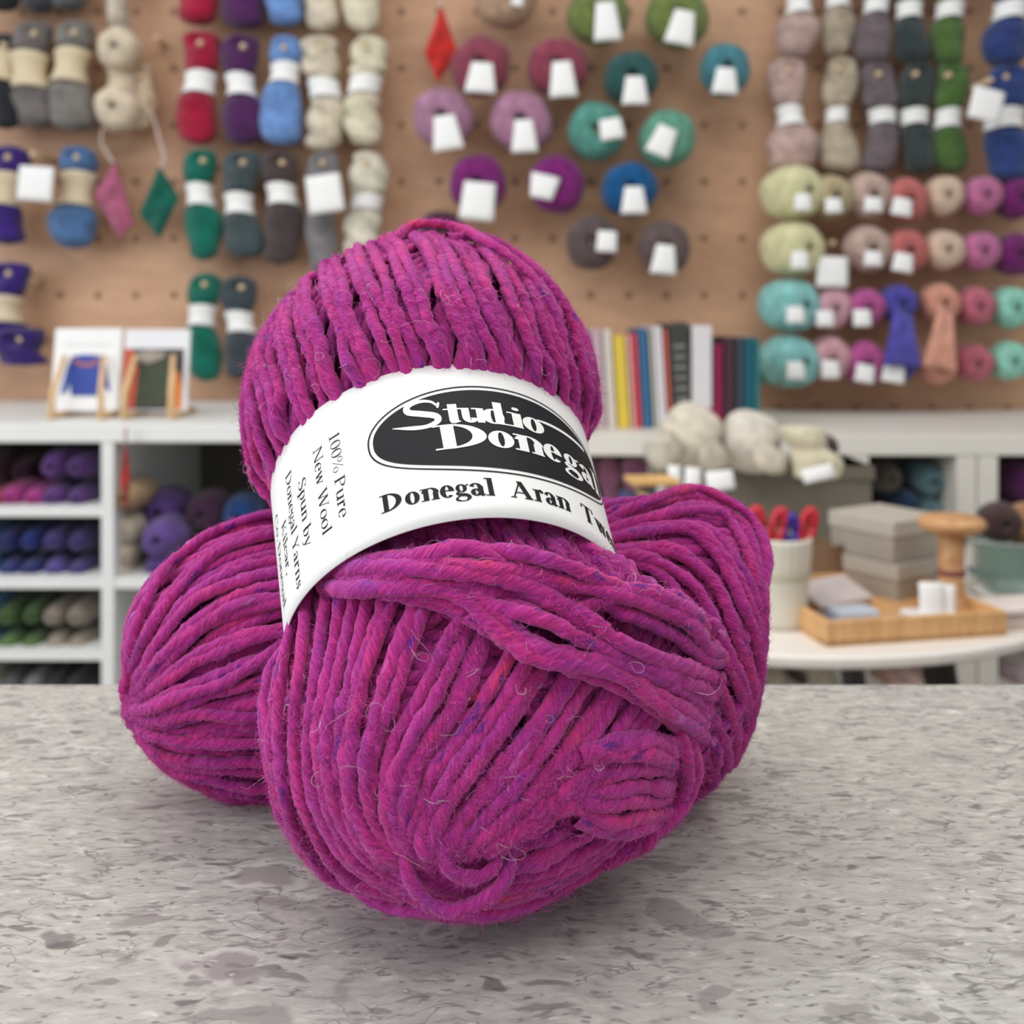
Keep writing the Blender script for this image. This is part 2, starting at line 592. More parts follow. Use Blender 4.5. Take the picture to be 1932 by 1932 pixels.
def catmull(pts, n):
    """resample control points to n, evenly by length"""
    P = np.asarray(pts, float)
    Q = np.vstack([2 * P[0] - P[1], P, 2 * P[-1] - P[-2]])
    out = []
    for i in range(len(P) - 1):
        a, b, c, d = Q[i:i + 4]
        t = np.linspace(0, 1, 24, endpoint=False)[:, None]
        out.append(0.5 * (2 * b + (c - a) * t + (2 * a - 5 * b + 4 * c - d) * t ** 2 + (3 * b - a - 3 * c + d) * t ** 3))
    out = np.vstack(out + [P[-1:]])
    d = np.r_[0, np.cumsum(np.linalg.norm(np.diff(out, axis=0), axis=1))]
    u = np.linspace(0, d[-1], n)
    return np.stack([np.interp(u, d, out[:, k]) for k in range(P.shape[1])], 1)


class BallSurface:
    """a cinched ball of yarn: a bent spine with an elliptical section; s in 0..1 from pole to pole, f the angle round it"""
    def __init__(self, spine, prof, side, lumps=0.0, seed=0, shift=None):
        # spine: points; prof: (distance along spine, side radius, depth radius)
        self.sp = catmull(spine, 400)
        d = np.r_[0, np.cumsum(np.linalg.norm(np.diff(self.sp, axis=0), axis=1))]
        self.L = d[-1]
        T = unit(np.gradient(self.sp, axis=0))
        e1 = unit(side - (T * side).sum(1, keepdims=True) * T)
        e2 = np.cross(T, e1)
        pr = np.array(prof, float)
        pr[:, 0] = pr[:, 0] / pr[-1, 0] * self.L
        p = catmull(pr, 500)
        p[:, 1:] = np.maximum(p[:, 1:], 1e-5)
        al = np.clip(p[:, 0], 0, self.L)
        S = lambda A: np.stack([np.interp(al, d, A[:, k]) for k in range(3)], 1)
        self.c, self.e1, self.e2 = S(self.sp), S(e1), S(e2)
        self.ra, self.rb = p[:, 1], p[:, 2]
        dl = np.linalg.norm(np.diff(np.c_[al, self.ra], axis=0), axis=1)
        self.arc = np.r_[0, np.cumsum(dl)]
        self.A = self.arc[-1]
        self.u = self.arc / self.A
        r = np.random.default_rng(seed)
        self.lk = [(r.integers(1, 4), r.uniform(1, 4), r.uniform(0, 6.28), r.uniform(0, 6.28)) for _ in range(6)]
        self.lumps = lumps

    def P(self, s, f, lift=0.0):
        s = np.clip(s, 0, 1)
        g = lambda A: np.stack([np.interp(s, self.u, A[:, k]) for k in range(3)], -1)
        c, e1, e2 = g(self.c), g(self.e1), g(self.e2)
        ra = np.interp(s, self.u, self.ra)
        rb = np.interp(s, self.u, self.rb)
        k = 1.0
        if self.lumps:
            k = 1 + self.lumps * sum(np.sin(a * f + p) * np.sin(b * 3 * s + q) for a, b, p, q in self.lk) / 2
        return c + (ra * np.cos(f) * k)[..., None] * e1 + (rb * np.sin(f) * k)[..., None] * e2

    def PN(self, s, f):
        h = 1e-3
        p = self.P(s, f)
        ds = self.P(np.clip(s + h, 0, 1), f) - self.P(np.clip(s - h, 0, 1), f)
        df = self.P(s, f + h * 3) - self.P(s, f - h * 3)
        n = unit(np.cross(ds, df))
        g = lambda A: np.stack([np.interp(s, self.u, A[:, k]) for k in range(3)], -1)
        out = p - g(self.c)
        # at the poles the cross product fades: lean on the outward direction there
        sg = np.sign((n * out).sum(-1, keepdims=True))
        n = n * np.where(sg == 0, 1, sg)
        return p, n

    def radius(self, s):
        return np.interp(s, self.u, 0.5 * (self.ra + self.rb))

    def family(self, n, rho, chir, m=110, s0=0.0, s1=1.0, lift=0.0015, seed=0, jitter=0.25, warp=0.05, stack=0.0012):
        """n strands that wind pole to pole and pass each pole at distance about rho (equal-slant paths of a wound ball)"""
        r = np.random.default_rng(seed)
        k = np.arange(n)
        ph0 = 2 * np.pi * (k + 0.35 * r.normal(size=n)) / n
        rh = rho * (1 + jitter * (0.6 * np.sin(3 * ph0 + seed) + 0.4 * np.sin(7 * ph0 + 2 * seed)) + 0.08 * r.normal(size=n))
        uu = np.linspace(0, 1, 900)
        R = self.radius(uu)
        Sx = np.zeros((n, m))
        Fx = np.zeros((n, m))
        for i in range(n):
            ok = np.where(R > rh[i] * 1.01)[0]
            a, b = uu[ok[0]], uu[ok[-1]]
            t = 0.5 - 0.5 * np.cos(np.linspace(0.02, np.pi - 0.02, 600))     # finer near both turns
            s = a + (b - a) * t
            rr = np.maximum(self.radius(s), rh[i] * 1.0005)
            slope = rh[i] / (rr * np.sqrt(rr ** 2 - rh[i] ** 2))
            slope = np.minimum(slope, 900)
            dphi = np.r_[0, np.cumsum(0.5 * (slope[1:] + slope[:-1]) * np.diff(s) * self.A)]
            mid = np.interp(0.5 * (s0 + s1), s, dphi)
            lo, hi = max(a, s0), min(b, s1)
            q = np.linspace(0, 1, m)
            ss = lo + (hi - lo) * (0.5 * q + 0.5 * (0.5 - 0.5 * np.cos(np.pi * q)))
            Sx[i] = ss
            Fx[i] = ph0[i] + chir * (np.interp(ss, s, dphi) - mid)
        Fx = Fx + warp * (np.sin(5 * Sx * 3 + 2 * Fx + seed) + 0.6 * np.sin(9 * Sx * 2 - 3 * Fx + 1.7 * seed))
        rr = self.radius(Sx)
        Fx = Fx + wob(n, m, 2.2, 0.0005, seed + 5) / np.maximum(rr, 0.01)
        lf = lift + stack * r.random((n, 1)) + wob(n, m, 1.5, 0.0004, seed + 6)
        lf = lf + 0.0016 * np.clip(1 - (rr - rho) / 0.012, 0, 1) * r.random((n, 1))
        p, nn = self.PN(Sx, Fx)
        return p + nn * lf[..., None], nn

    def body(self, lift=0.0):
        s, f = np.meshgrid(np.linspace(0, 1, 80), np.linspace(0, 2 * np.pi, 72, endpoint=False), indexing='ij')
        p, n = self.PN(s, f)
        return p + n * lift


def tubes(P, N, r, seed=0, sides=9, flat=0.88):
    """P, N: (n, m, 3) centre lines and outward directions; returns vertex grids and the yarn attribute"""
    def finer(A):
        n, m, _ = A.shape
        out = np.empty((n, 2 * m - 1, 3))
        out[:, ::2] = A
        mid = 0.5 * (A[:, 1:] + A[:, :-1])
        if m > 3:
            mid[:, 1:-1] = (9 * (A[:, 1:-2] + A[:, 2:-1]) - A[:, :-3] - A[:, 3:]) / 16
        out[:, 1::2] = mid
        return out
    P, N = finer(P), finer(N)
    n, m, _ = P.shape
    T = unit(np.gradient(P, axis=1))
    N = unit(N - (N * T).sum(-1, keepdims=True) * T)
    B = np.cross(T, N)
    ln = np.concatenate([np.zeros((n, 1)), np.cumsum(np.linalg.norm(np.diff(P, axis=1), axis=-1), axis=1)], 1)
    g = np.random.default_rng(seed + 13)
    k = ln[:, -1:].mean() / 0.010
    rr = r * (1 + 0.13 * wob(n, m, k * .3, 1, seed + 11) + 0.09 * wob(n, m, k, 1, seed + 12) + 0.035 * g.normal(size=(n, m)))
    th = np.linspace(np.pi, 3 * np.pi, sides + 1)
    tw = 2 * (th[None, None] + ln[:, :, None] * 620 + 6.28 * g.random((n, 1, 1)))
    amp = 0.075 + 0.03 * wob(n, m, k * .5, 1, seed + 14)[:, :, None]
    rv = rr[:, :, None] * (1 + amp * np.sin(tw) + 0.03 * g.normal(size=(n, m, sides + 1)))
    rv[:, :, -1] = rv[:, :, 0]
    V = P[:, :, None] + rv[..., None] * (flat * np.cos(th)[None, None, :, None] * N[:, :, None] + np.sin(th)[None, None, :, None] * B[:, :, None])
    sid = g.random((n, 1, 1))
    at_ = np.stack(np.broadcast_arrays(ln[:, :, None] + g.random((n, 1, 1)), np.linspace(0, 1, sides + 1)[None, None], sid), -1)
    return V, at_


def join_grids(items):
    """several (V, attr) batches of grids -> arrays for one mesh"""
    vs, qs, ats, off = [], [], [], 0
    for V, A in items:
        nb, nu, nv, _ = V.shape
        a, b = np.meshgrid(np.arange(nu - 1), np.arange(nv - 1), indexing='ij')
        q = np.stack([a * nv + b, (a + 1) * nv + b, (a + 1) * nv + b + 1, a * nv + b + 1], -1).reshape(-1, 4)
        q = (q[None] + (np.arange(nb) * nu * nv)[:, None, None]).reshape(-1, 4) + off
        vs.append(V.reshape(-1, 3)); qs.append(q); ats.append(A.reshape(-1, 3))
        off += nb * nu * nv
    return np.concatenate(vs), np.concatenate(qs), np.concatenate(ats)


def fibres(P, N, count, lmin, lmax, out, rad, seed, sr, curl=1.0, m=6, keep=None):
    """fine hairs growing from the strands; out 0 = lying along the yarn, 1 = standing off"""
    g = np.random.default_rng(seed)
    n, mm, _ = P.shape
    T = unit(np.gradient(P, axis=1))
    i, j = g.integers(0, n, count), g.integers(1, mm - 1, count)
    t, nr, p = T[i, j], N[i, j], P[i, j]
    p = p + (P[i, j + 1] - p) * g.random((count, 1)) if mm > 2 else p
    b = np.cross(t, nr)
    an = g.normal(size=(count, 1)) * 0.8
    o = np.cos(an) * nr + np.sin(an) * b
    start = p + o * sr * 0.9
    if keep is not None:
        k = keep(start)
        start, t, nr, o = start[k], t[k], nr[k], o[k]
        count = len(start)
    L = (lmin + (lmax - lmin) * g.random((count, 1)) ** 2.5)
    d = unit(o * out + (1 - out) * (t * g.choice([-1, 1], (count, 1)) * 1.0) + 0.55 * g.normal(size=(count, 3)))
    d = np.where((d * nr).sum(-1, keepdims=True) < 0.02, d - 1.2 * (d * nr).sum(-1, keepdims=True) * nr + 0.03 * nr, d)
    pts = [start]
    axis = unit(g.normal(size=(count, 3)))
    w = g.normal(size=(count, 1)) * 1.1 * curl
    for k in range(m - 1):
        d = unit(d + np.cross(axis, d) * w * 0.7 + 0.22 * curl * g.normal(size=(count, 3)) - 0.10 * nr)
        pts.append(pts[-1] + d * L / (m - 1))
    Q = np.stack(pts, 1)
    Tq = unit(np.gradient(Q, axis=1))
    A = unit(np.cross(Tq, axis[:, None] + 1e-3))
    B = np.cross(Tq, A)
    th = np.linspace(0, 2 * np.pi, 4)
    rr = rad * (0.7 + 0.6 * g.random((count, 1, 1, 1))) * np.linspace(1.0, 0.45, m)[None, :, None, None]
    V = Q[:, :, None] + rr * (np.cos(th)[None, None, :, None] * A[:, :, None] + np.sin(th)[None, None, :, None] * B[:, :, None])
    at_ = np.zeros(V.shape)
    at_[..., 2] = g.random((count, 1, 1))
    return V, at_


def world(p):
    """(side, distance, height above the counter) -> world"""
    return p + np.array([0, 0, CT])


def topx(P):
    return CX + F * P[..., 0] / P[..., 1], HY - F * (P[..., 2] - CAMZ) / P[..., 1]


# ---- the leaning ball -------------------------------------------------------------------------
BA = np.array([-0.18669803, 0.74739448, 0.63760908])       # axis of its paper band
BF1 = np.array([0.97584372, 0.06612906, 0.20822101])
BF2 = np.array([0.11345875, 0.66108127, -0.74168637])
BC = np.array([-0.016, 0.262, CAMZ - 0.0563])
BR, BW, BTAP = 0.0397, 0.0221, 0.0277

front = BallSurface(
    spine=[world(np.array(q)) for q in ((0.0060, 0.2120, 0.0350), (0.000, 0.228, 0.0375), (-0.0060, 0.246, 0.0460), (-0.0160, 0.2650, 0.0725),
                                        (-0.0225, 0.2860, 0.1000), (-0.0250, 0.301, 0.1230), (-0.027, 0.311, 0.149))],
    prof=[(0, 0, 0), (0.002, .012, .010), (.007, .025, .021), (.016, .038, .030), (.027, .0450, .0345), (.040, .0465, .0370), (.054, .0440, .0365),
          (.068, .0385, .0350), (.080, .0365, .0345), (.092, .0375, .0345), (.103, .0410, .037), (.114, .0432, .039), (.126, .0430, .0385), (.138, .0395, .035),
          (.149, .033, .029), (.158, .0235, .020), (.164, .0125, .011), (.167, 0, 0)],
    side=BF1, lumps=0.025, seed=3)

lx = np.array([300, 480, 560, 640, 780, 950, 1100, 1250, 1400, 1600.])
ly = np.array([1100, 1100, 1100, 1108, 1125, 1165, 1215, 1275, 1350, 1450.])


def below(P):
    """0 above the crossing bundle of strands, 1 beneath it"""
    px, py = topx(P)
    return np.clip((py - np.interp(px, lx, ly)) / 24 + 0.5, 0, 1)


SR = 0.00152
A_P, A_N = front.family(92, 0.0125, +1, m=130, s0=0.02, seed=21, lift=-0.0004)
bl = below(A_P)[..., None]
A_P = A_P - A_N * 0.0012 * bl
B_P, B_N = front.family(88, 0.0215, -1, m=120, s0=0.0, s1=0.62, seed=33, lift=-0.0004, jitter=0.16)
B_P = B_P - B_N * 0.0020 * (1 - below(B_P))[..., None]
C_P, C_N = front.family(34, 0.0065, +1, m=60, s0=0.0, s1=0.30, seed=45, lift=-0.0012, jitter=0.3)

# dense lookup of the visible skin of the ball, to lay single strands on it
gs, gf = np.meshgrid(np.linspace(0.01, 0.99, 420), np.linspace(0, 2 * np.pi, 720, endpoint=False), indexing='ij')
GP, GN = front.PN(gs, gf)
gpx, gpy = topx(GP)
seen = ((GP - np.array([0, 0, CAMZ])) * GN).sum(-1) < 0


def on_front(px, py, lift):
    d = (gpx - px) ** 2 + (gpy - py) ** 2 + np.where(seen, 0, 1e9)
    i = np.unravel_index(d.argmin(), d.shape)
    return np.r_[GP[i] + GN[i] * lift, GN[i]]


def laid(rows, m=60):
    """rows: list of [(px, py, lift), ...] -> centre lines lying on the ball"""
    Ps, Ns = [], []
    for row in rows:
        q = np.array([on_front(*k) for k in row])
        c = catmull(q, m)
        Ps.append(c[:, :3]); Ns.append(unit(c[:, 3:]))
    return np.array(Ps), np.array(Ns)


def spread(G):
    """blend between neighbouring guide lines; also how far across the sheet each blend lies"""
    Q = np.concatenate([2 * G[:1] - G[1:2], G, 2 * G[-1:] - G[-2:-1]])
    t = np.linspace(0, 1, 40, endpoint=False)[:, None, None]
    out = []
    for i in range(len(G) - 1):
        a, b, c, d = Q[i:i + 4]
        out.append(0.5 * (2 * b + (c - a) * t + (2 * a - 5 * b + 4 * c - d) * t ** 2 + (3 * b - a - 3 * c + d) * t ** 3))
    out = np.concatenate(out + [G[-1:]])
    mid = out.mean(1)
    dd = np.linalg.norm(np.diff(out, axis=0), axis=2).mean(1)
    span = np.r_[0, np.cumsum(dd)]
    return out, span / span[-1]


def sheet(guides, n, lift, seed, m=70, rag=2.5, over=None, edge_lift=0.0, rnd=0.0011, lifts=None):
    """n strands spread between ordered guide lines drawn on the skin of the ball"""
    r = np.random.default_rng(seed)
    G = np.array(guides, float)                                   # (guides, points, 2)
    k = G.shape[1]
    across, span = spread(G)
    # even spacing across by the middle of the guides
    out_p, out_n = [], []
    for i in range(n):
        w = np.clip((i + 0.5 + 0.3 * r.normal()) / n, 0, 1)
        q = across[int(round(np.interp(w, span, np.arange(len(span)))))].copy()
        q[:, 0] += rag * r.normal(size=k)
        q[:, 1] += rag * r.normal(size=k)
        base_l = lift + rnd * r.random()
        row = []
        for j in range(k):
            t = j / (k - 1)
            row.append(on_front(q[j, 0], q[j, 1], base_l + 0.0003 * r.normal() + edge_lift * math.sin(math.pi * t) + (lifts(w, j) if callable(lifts) else lifts[j] if lifts else 0)))
        c = catmull(np.array(row), m)
        p, nn = c[:, :3], unit(c[:, 3:])
        if over is not None:
            for side, vecs in over:
                e = p[0] if side == 0 else p[-1]
                ne = nn[0] if side == 0 else nn[-1]
                ext = np.array([e + np.array(v_) for v_ in vecs])
                if side == 0:
                    p = np.vstack([ext[::-1], p]); nn = np.vstack([np.repeat(ne[None], len(vecs), 0), nn])
                else:
                    p = np.vstack([p, ext]); nn = np.vstack([nn, np.repeat(ne[None], len(vecs), 0)])
            c = catmull(np.hstack([p, nn]), m)
            p, nn = c[:, :3], unit(c[:, 3:])
        out_p.append(p); out_n.append(nn)
    P_, N_ = np.array(out_p), np.array(out_n)
    T_ = unit(np.gradient(P_, axis=1))
    side_ = np.cross(T_, N_)
    P_ = P_ + side_ * (wob(n, m, 2.5, 0.0003, seed + 1))[..., None] + N_ * (wob(n, m, 2.0, 0.00025, seed + 2))[..., None]
    return P_, N_


back_over = [(0, [(0.000, 0.006, -0.0003), (0.001, 0.014, -0.003), (0.002, 0.022, -0.010)])]
U = sheet([[(484, 610), (466, 690), (462, 770), (470, 850), (486, 920), (508, 985)],
           [(490, 575), (488, 650), (495, 720), (508, 790), (522, 855), (540, 915)],
           [(512, 520), (520, 580), (532, 650), (548, 720), (564, 790), (582, 850)],
           [(560, 478), (577, 530), (596, 590), (615, 655), (634, 720), (652, 775)],
           [(640, 438), (660, 490), (682, 550), (704, 610), (728, 670), (750, 725)],
           [(730, 428), (752, 485), (776, 545), (802, 605), (828, 665), (852, 722)],
           [(805, 424), (830, 485), (858, 550), (886, 615), (914, 675), (940, 732)],
           [(890, 452), (912, 510), (936, 570), (962, 632), (988, 692), (1010, 750)],
           [(980, 502), (998, 560), (1018, 615), (1036, 670), (1052, 720), (1066, 775)],
           [(1060, 572), (1070, 620), (1080, 665), (1088, 710), (1096, 760), (1102, 810)],
           [(1098, 650), (1104, 690), (1108, 725), (1110, 760), (1112, 800), (1114, 850)]], 35, 0.0022, 301, over=back_over, lifts=[0, 0, 0, 0, -.0004, -.0030])
VV = sheet([[(600, 1080), (620, 1105), (640, 1130)], [(650, 1035), (672, 1080), (695, 1130)], [(720, 990), (745, 1040), (775, 1090)],
            [(800, 960), (830, 1020), (865, 1085)], [(880, 955), (915, 1020), (955, 1090)], [(960, 955), (1005, 1025), (1050, 1100)],
            [(1040, 970), (1090, 1035), (1140, 1105)], [(1098, 998), (1140, 1055), (1190, 1115)], [(1130, 1020), (1170, 1066), (1214, 1118)]], 24, 0.0020, 311, m=40, lifts=lambda w, j: (-.0035 - .004 * w, -.0006 - .0012 * w, 0)[j])
LO = sheet([[(530, 1222), (508, 1290), (495, 1390), (518, 1500), (580, 1620), (680, 1705)],
            [(572, 1150), (556, 1265), (550, 1400), (575, 1520), (640, 1630), (760, 1712)],
            [(646, 1096), (622, 1270), (612, 1400), (632, 1520), (700, 1620), (830, 1690)],
            [(748, 1112), (700, 1280), (672, 1400), (680, 1500), (730, 1590), (830, 1650)],
            [(864, 1150), (800, 1300), (750, 1410), (735, 1500), (760, 1570), (820, 1610)],
            [(978, 1190), (900, 1340), (830, 1440), (790, 1520), (790, 1570), (830, 1600)],
            [(1082, 1236), (1000, 1370), (930, 1460), (870, 1530), (845, 1570), (850, 1600)],
            [(1178, 1282), (1100, 1395), (1030, 1470), (960, 1530), (910, 1570), (880, 1595)],
            [(1248, 1322), (1180, 1410), (1120, 1460), (1060, 1500), (1000, 1540), (950, 1575)]], 32, 0.0028, 321, lifts=lambda w, j: (-.004 if w < .12 else -.0012 if w < .3 else -.0004) if j == 0 else (-.0035 if w < .4 else -.001) if j == 5 else 0)
BO = sheet([[(560, 1570), (640, 1680), (760, 1722), (900, 1728), (1030, 1705), (1150, 1655), (1240, 1570)],
            [(620, 1600), (720, 1680), (830, 1705), (950, 1695), (1070, 1660), (1170, 1600), (1240, 1510)],
            [(700, 1600), (780, 1660), (870, 1675), (980, 1660), (1080, 1620), (1160, 1565), (1225, 1490)],
            [(780, 1600), (850, 1640), (930, 1640), (1010, 1620), (1080, 1585), (1140, 1540), (1200, 1470)],
            [(850, 1580), (900, 1600), (960, 1590), (1020, 1565), (1080, 1535), (1130, 1500), (1180, 1450)]], 13, 0.0014, 331)
FA = sheet([[(1085, 1400), (1130, 1375), (1180, 1362), (1225, 1368), (1250, 1385)],
            [(1065, 1440), (1120, 1425), (1180, 1418), (1225, 1425), (1250, 1435)],
            [(1050, 1480), (1110, 1480), (1170, 1475), (1220, 1470), (1248, 1468)],
            [(1062, 1520), (1120, 1532), (1170, 1525), (1215, 1512), (1242, 1500)],
            [(1085, 1545), (1135, 1572), (1180, 1562), (1215, 1545), (1238, 1522)]], 9, 0.0026, 341, edge_lift=0.0022, m=40)
EE = sheet([[(1228, 1310), (1242, 1400), (1240, 1480), (1215, 1560), (1150, 1640)],
            [(1265, 1330), (1285, 1420), (1275, 1500), (1235, 1570), (1175, 1630)],
            [(1290, 1360), (1300, 1440), (1285, 1510), (1250, 1560), (1205, 1600)]], 7, 0.0026, 351, edge_lift=0.0045, m=50)
turn_over = [(1, [(0.0022, 0.002, -0.0005), (0.0022, 0.007, -0.001), (-0.003, 0.014, -0.003), (-0.010, 0.020, -0.004)])]
bundle_guides = [[(640, 1100), (704, 1078), (800, 1066), (920, 1072), (1040, 1090), (1150, 1108), (1240, 1130), (1290, 1180)],
                 [(638, 1106), (698, 1098), (788, 1098), (900, 1116), (1020, 1146), (1140, 1178), (1240, 1212), (1305, 1250)],
                 [(636, 1112), (690, 1116), (774, 1124), (878, 1152), (994, 1192), (1120, 1240), (1230, 1286), (1310, 1320)],
                 [(634, 1118), (684, 1132), (762, 1148), (858, 1184), (968, 1228), (1092, 1282), (1210, 1346), (1300, 1400)]]
D0 = sheet(bundle_guides, 12, 0.0042, 361, over=turn_over, edge_lift=0.0012, rag=4, m=90, lifts=[-.0024, -.0006, 0, 0, 0, 0, 0, 0])
D1 = sheet(bundle_guides, 10, 0.0064, 371, over=turn_over, edge_lift=0.0018, rag=6, m=90, lifts=[-.0040, -.0012, 0, 0, 0, 0, -.0004, -.0012])
H_ = laid([[(772, 1560, 0.001), (778, 1600, 0.0045), (800, 1638, 0.006), (850, 1660, 0.0065), (905, 1648, 0.006), (945, 1615, 0.005), (962, 1580, 0.001)],
           [(815, 1540, 0.001), (835, 1575, 0.004), (852, 1605, 0.005), (890, 1620, 0.005), (930, 1600, 0.004), (955, 1560, 0.0)]], 40)
I_ = laid([[(752, 470, 0.003), (772, 446, 0.005), (805, 438, 0.006), (855, 462, 0.006), (905, 492, 0.0055), (965, 530, 0.005), (1010, 580, 0.0045), (1040, 640, 0.003)],
           [(840, 470, 0.003), (900, 478, 0.0055), (960, 510, 0.0055), (1010, 556, 0.005), (1056, 620, 0.004), (1075, 680, 0.002)]], 60)

ball = empty('yarn_ball', (0, 0.25, CT), 'magenta tweed yarn ball with printed white paper band, leaning on the ball lying behind it', 'yarn ball', 'magenta tweed yarn balls')


def rel(o, parent):
    o.parent = parent
    o.location = -parent.location
    return o


def under_band(P_):
    """strands run beneath the paper band: keep them inside it"""
    d = P_ - BC
    t = d @ BA
    rad = d - t[..., None] * BA
    r = np.linalg.norm(rad, axis=-1)
    lim = BR * (1 + BTAP * t / BW) - SR * 1.25 + np.maximum(0, np.abs(t) - BW + 0.0012) * 1.6
    k = np.where((np.abs(t) < BW + 0.012) & (r > lim), lim / np.maximum(r, 1e-6), 1.0)
    return BC + t[..., None] * BA + rad * k[..., None]


sets = [(A_P, A_N), (B_P, B_N), (C_P, C_N), U, VV, LO, BO, FA, EE, D0, D1, H_, I_]
sets = [(under_band(p), n_) for p, n_ in sets]
U, VV, LO, D1 = sets[3], sets[4], sets[5], sets[10]
v, q, a = join_grids([tubes(p, n_, SR * (1.1 if k in (7, 8, 9, 10) else 1.0), seed=100 + k) for k, (p, n_) in enumerate(sets)])
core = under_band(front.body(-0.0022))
me = raw_mesh('strands', v, q, {'yarn': a})
rel(link('strands', me, tweed), ball)
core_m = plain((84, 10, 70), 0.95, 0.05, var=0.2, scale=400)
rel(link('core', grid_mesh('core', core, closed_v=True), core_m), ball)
fz = []
facing = lambda s: np.ones(len(s), bool)
for k, (p, n_) in enumerate(sets):
    wgt = (400, 400, 100, 22000, 6000, 23000, 6000, 5000, 3500, 8000, 10000, 1000, 1600)[k]
    fz.append(fibres(p, n_, wgt, 0.0007, 0.0026, 0.28, 0.000032, 200 + k, SR * 0.95))
    fz.append(fibres(p, n_, wgt // 7, 0.002, 0.006, 0.75, 0.000028, 300 + k, SR * 0.95, curl=1.4, m=8))
v, q, a = join_grids(fz)
o = rel(link('fibre_halo', raw_mesh('fibre_halo', v, q, {'yarn': a}), fuzz_m), ball)
o['kind'] = 'stuff'
fz = [fibres(p, n_, c_, 0.004, 0.014, 0.6, 0.00004, 400 + k, SR, curl=0.9, m=14) for k, (p, n_, c_) in enumerate(((*U, 150), (*LO, 110), (*VV, 22), (*D1, 44)))]
v, q, a = join_grids(fz)
o = rel(link('stray_hairs', raw_mesh('stray_hairs', v, q, {'yarn': a}), stray_m), ball)
o['kind'] = 'stuff'

# ------------------------------------------------------------------ the printed paper band round the leaning ball
def on_band(s, t, lift=0.0):
    """s mm round the band (0 faces the viewer's side), t mm along its axis"""
    s = np.asarray(s, float) / 1000
    t = np.asarray(t, float) / 1000
    a = s / BR - np.pi / 2
    r = BR * (1 + BTAP * t / BW) + lift
    return BC + BA * t[..., None] + (r * np.cos(a))[..., None] * BF1 + (r * np.sin(a))[..., None] * BF2


sg = np.linspace(0, 2 * np.pi * BR * 1000, 181)[:-1]
tg = np.linspace(-BW * 1000, BW * 1000, 12)
S_, T_ = np.meshgrid(sg, tg, indexing='ij')
outer = on_band(S_, T_)
inner = on_band(S_, T_[:, ::-1], -0.0003)
paper_m, nt, b = new_mat('white_band_paper')
b.inputs['Base Color'].default_value = srgb(238, 239, 236)
b.inputs['Roughness'].default_value = 0.42
b.inputs['Specular IOR Level'].default_value = 0.45
band = rel(link('paper_band', grid_mesh('paper_band', np.concatenate([outer, inner], 1), closed_u=True, closed_v=True), paper_m), ball)
band['label'] = 'white printed paper band'


def ribbon(L, R, n=10):
    def rs(p):
        p = np.asarray(p, float)
        if len(p) >= n:
            return p
        d = np.r_[0, np.cumsum(np.linalg.norm(np.diff(p, axis=0), axis=1))]
        u = np.linspace(0, d[-1], n)
        return np.stack([np.interp(u, d, p[:, 0]), np.interp(u, d, p[:, 1])], 1)
    return rs(L), rs(R)


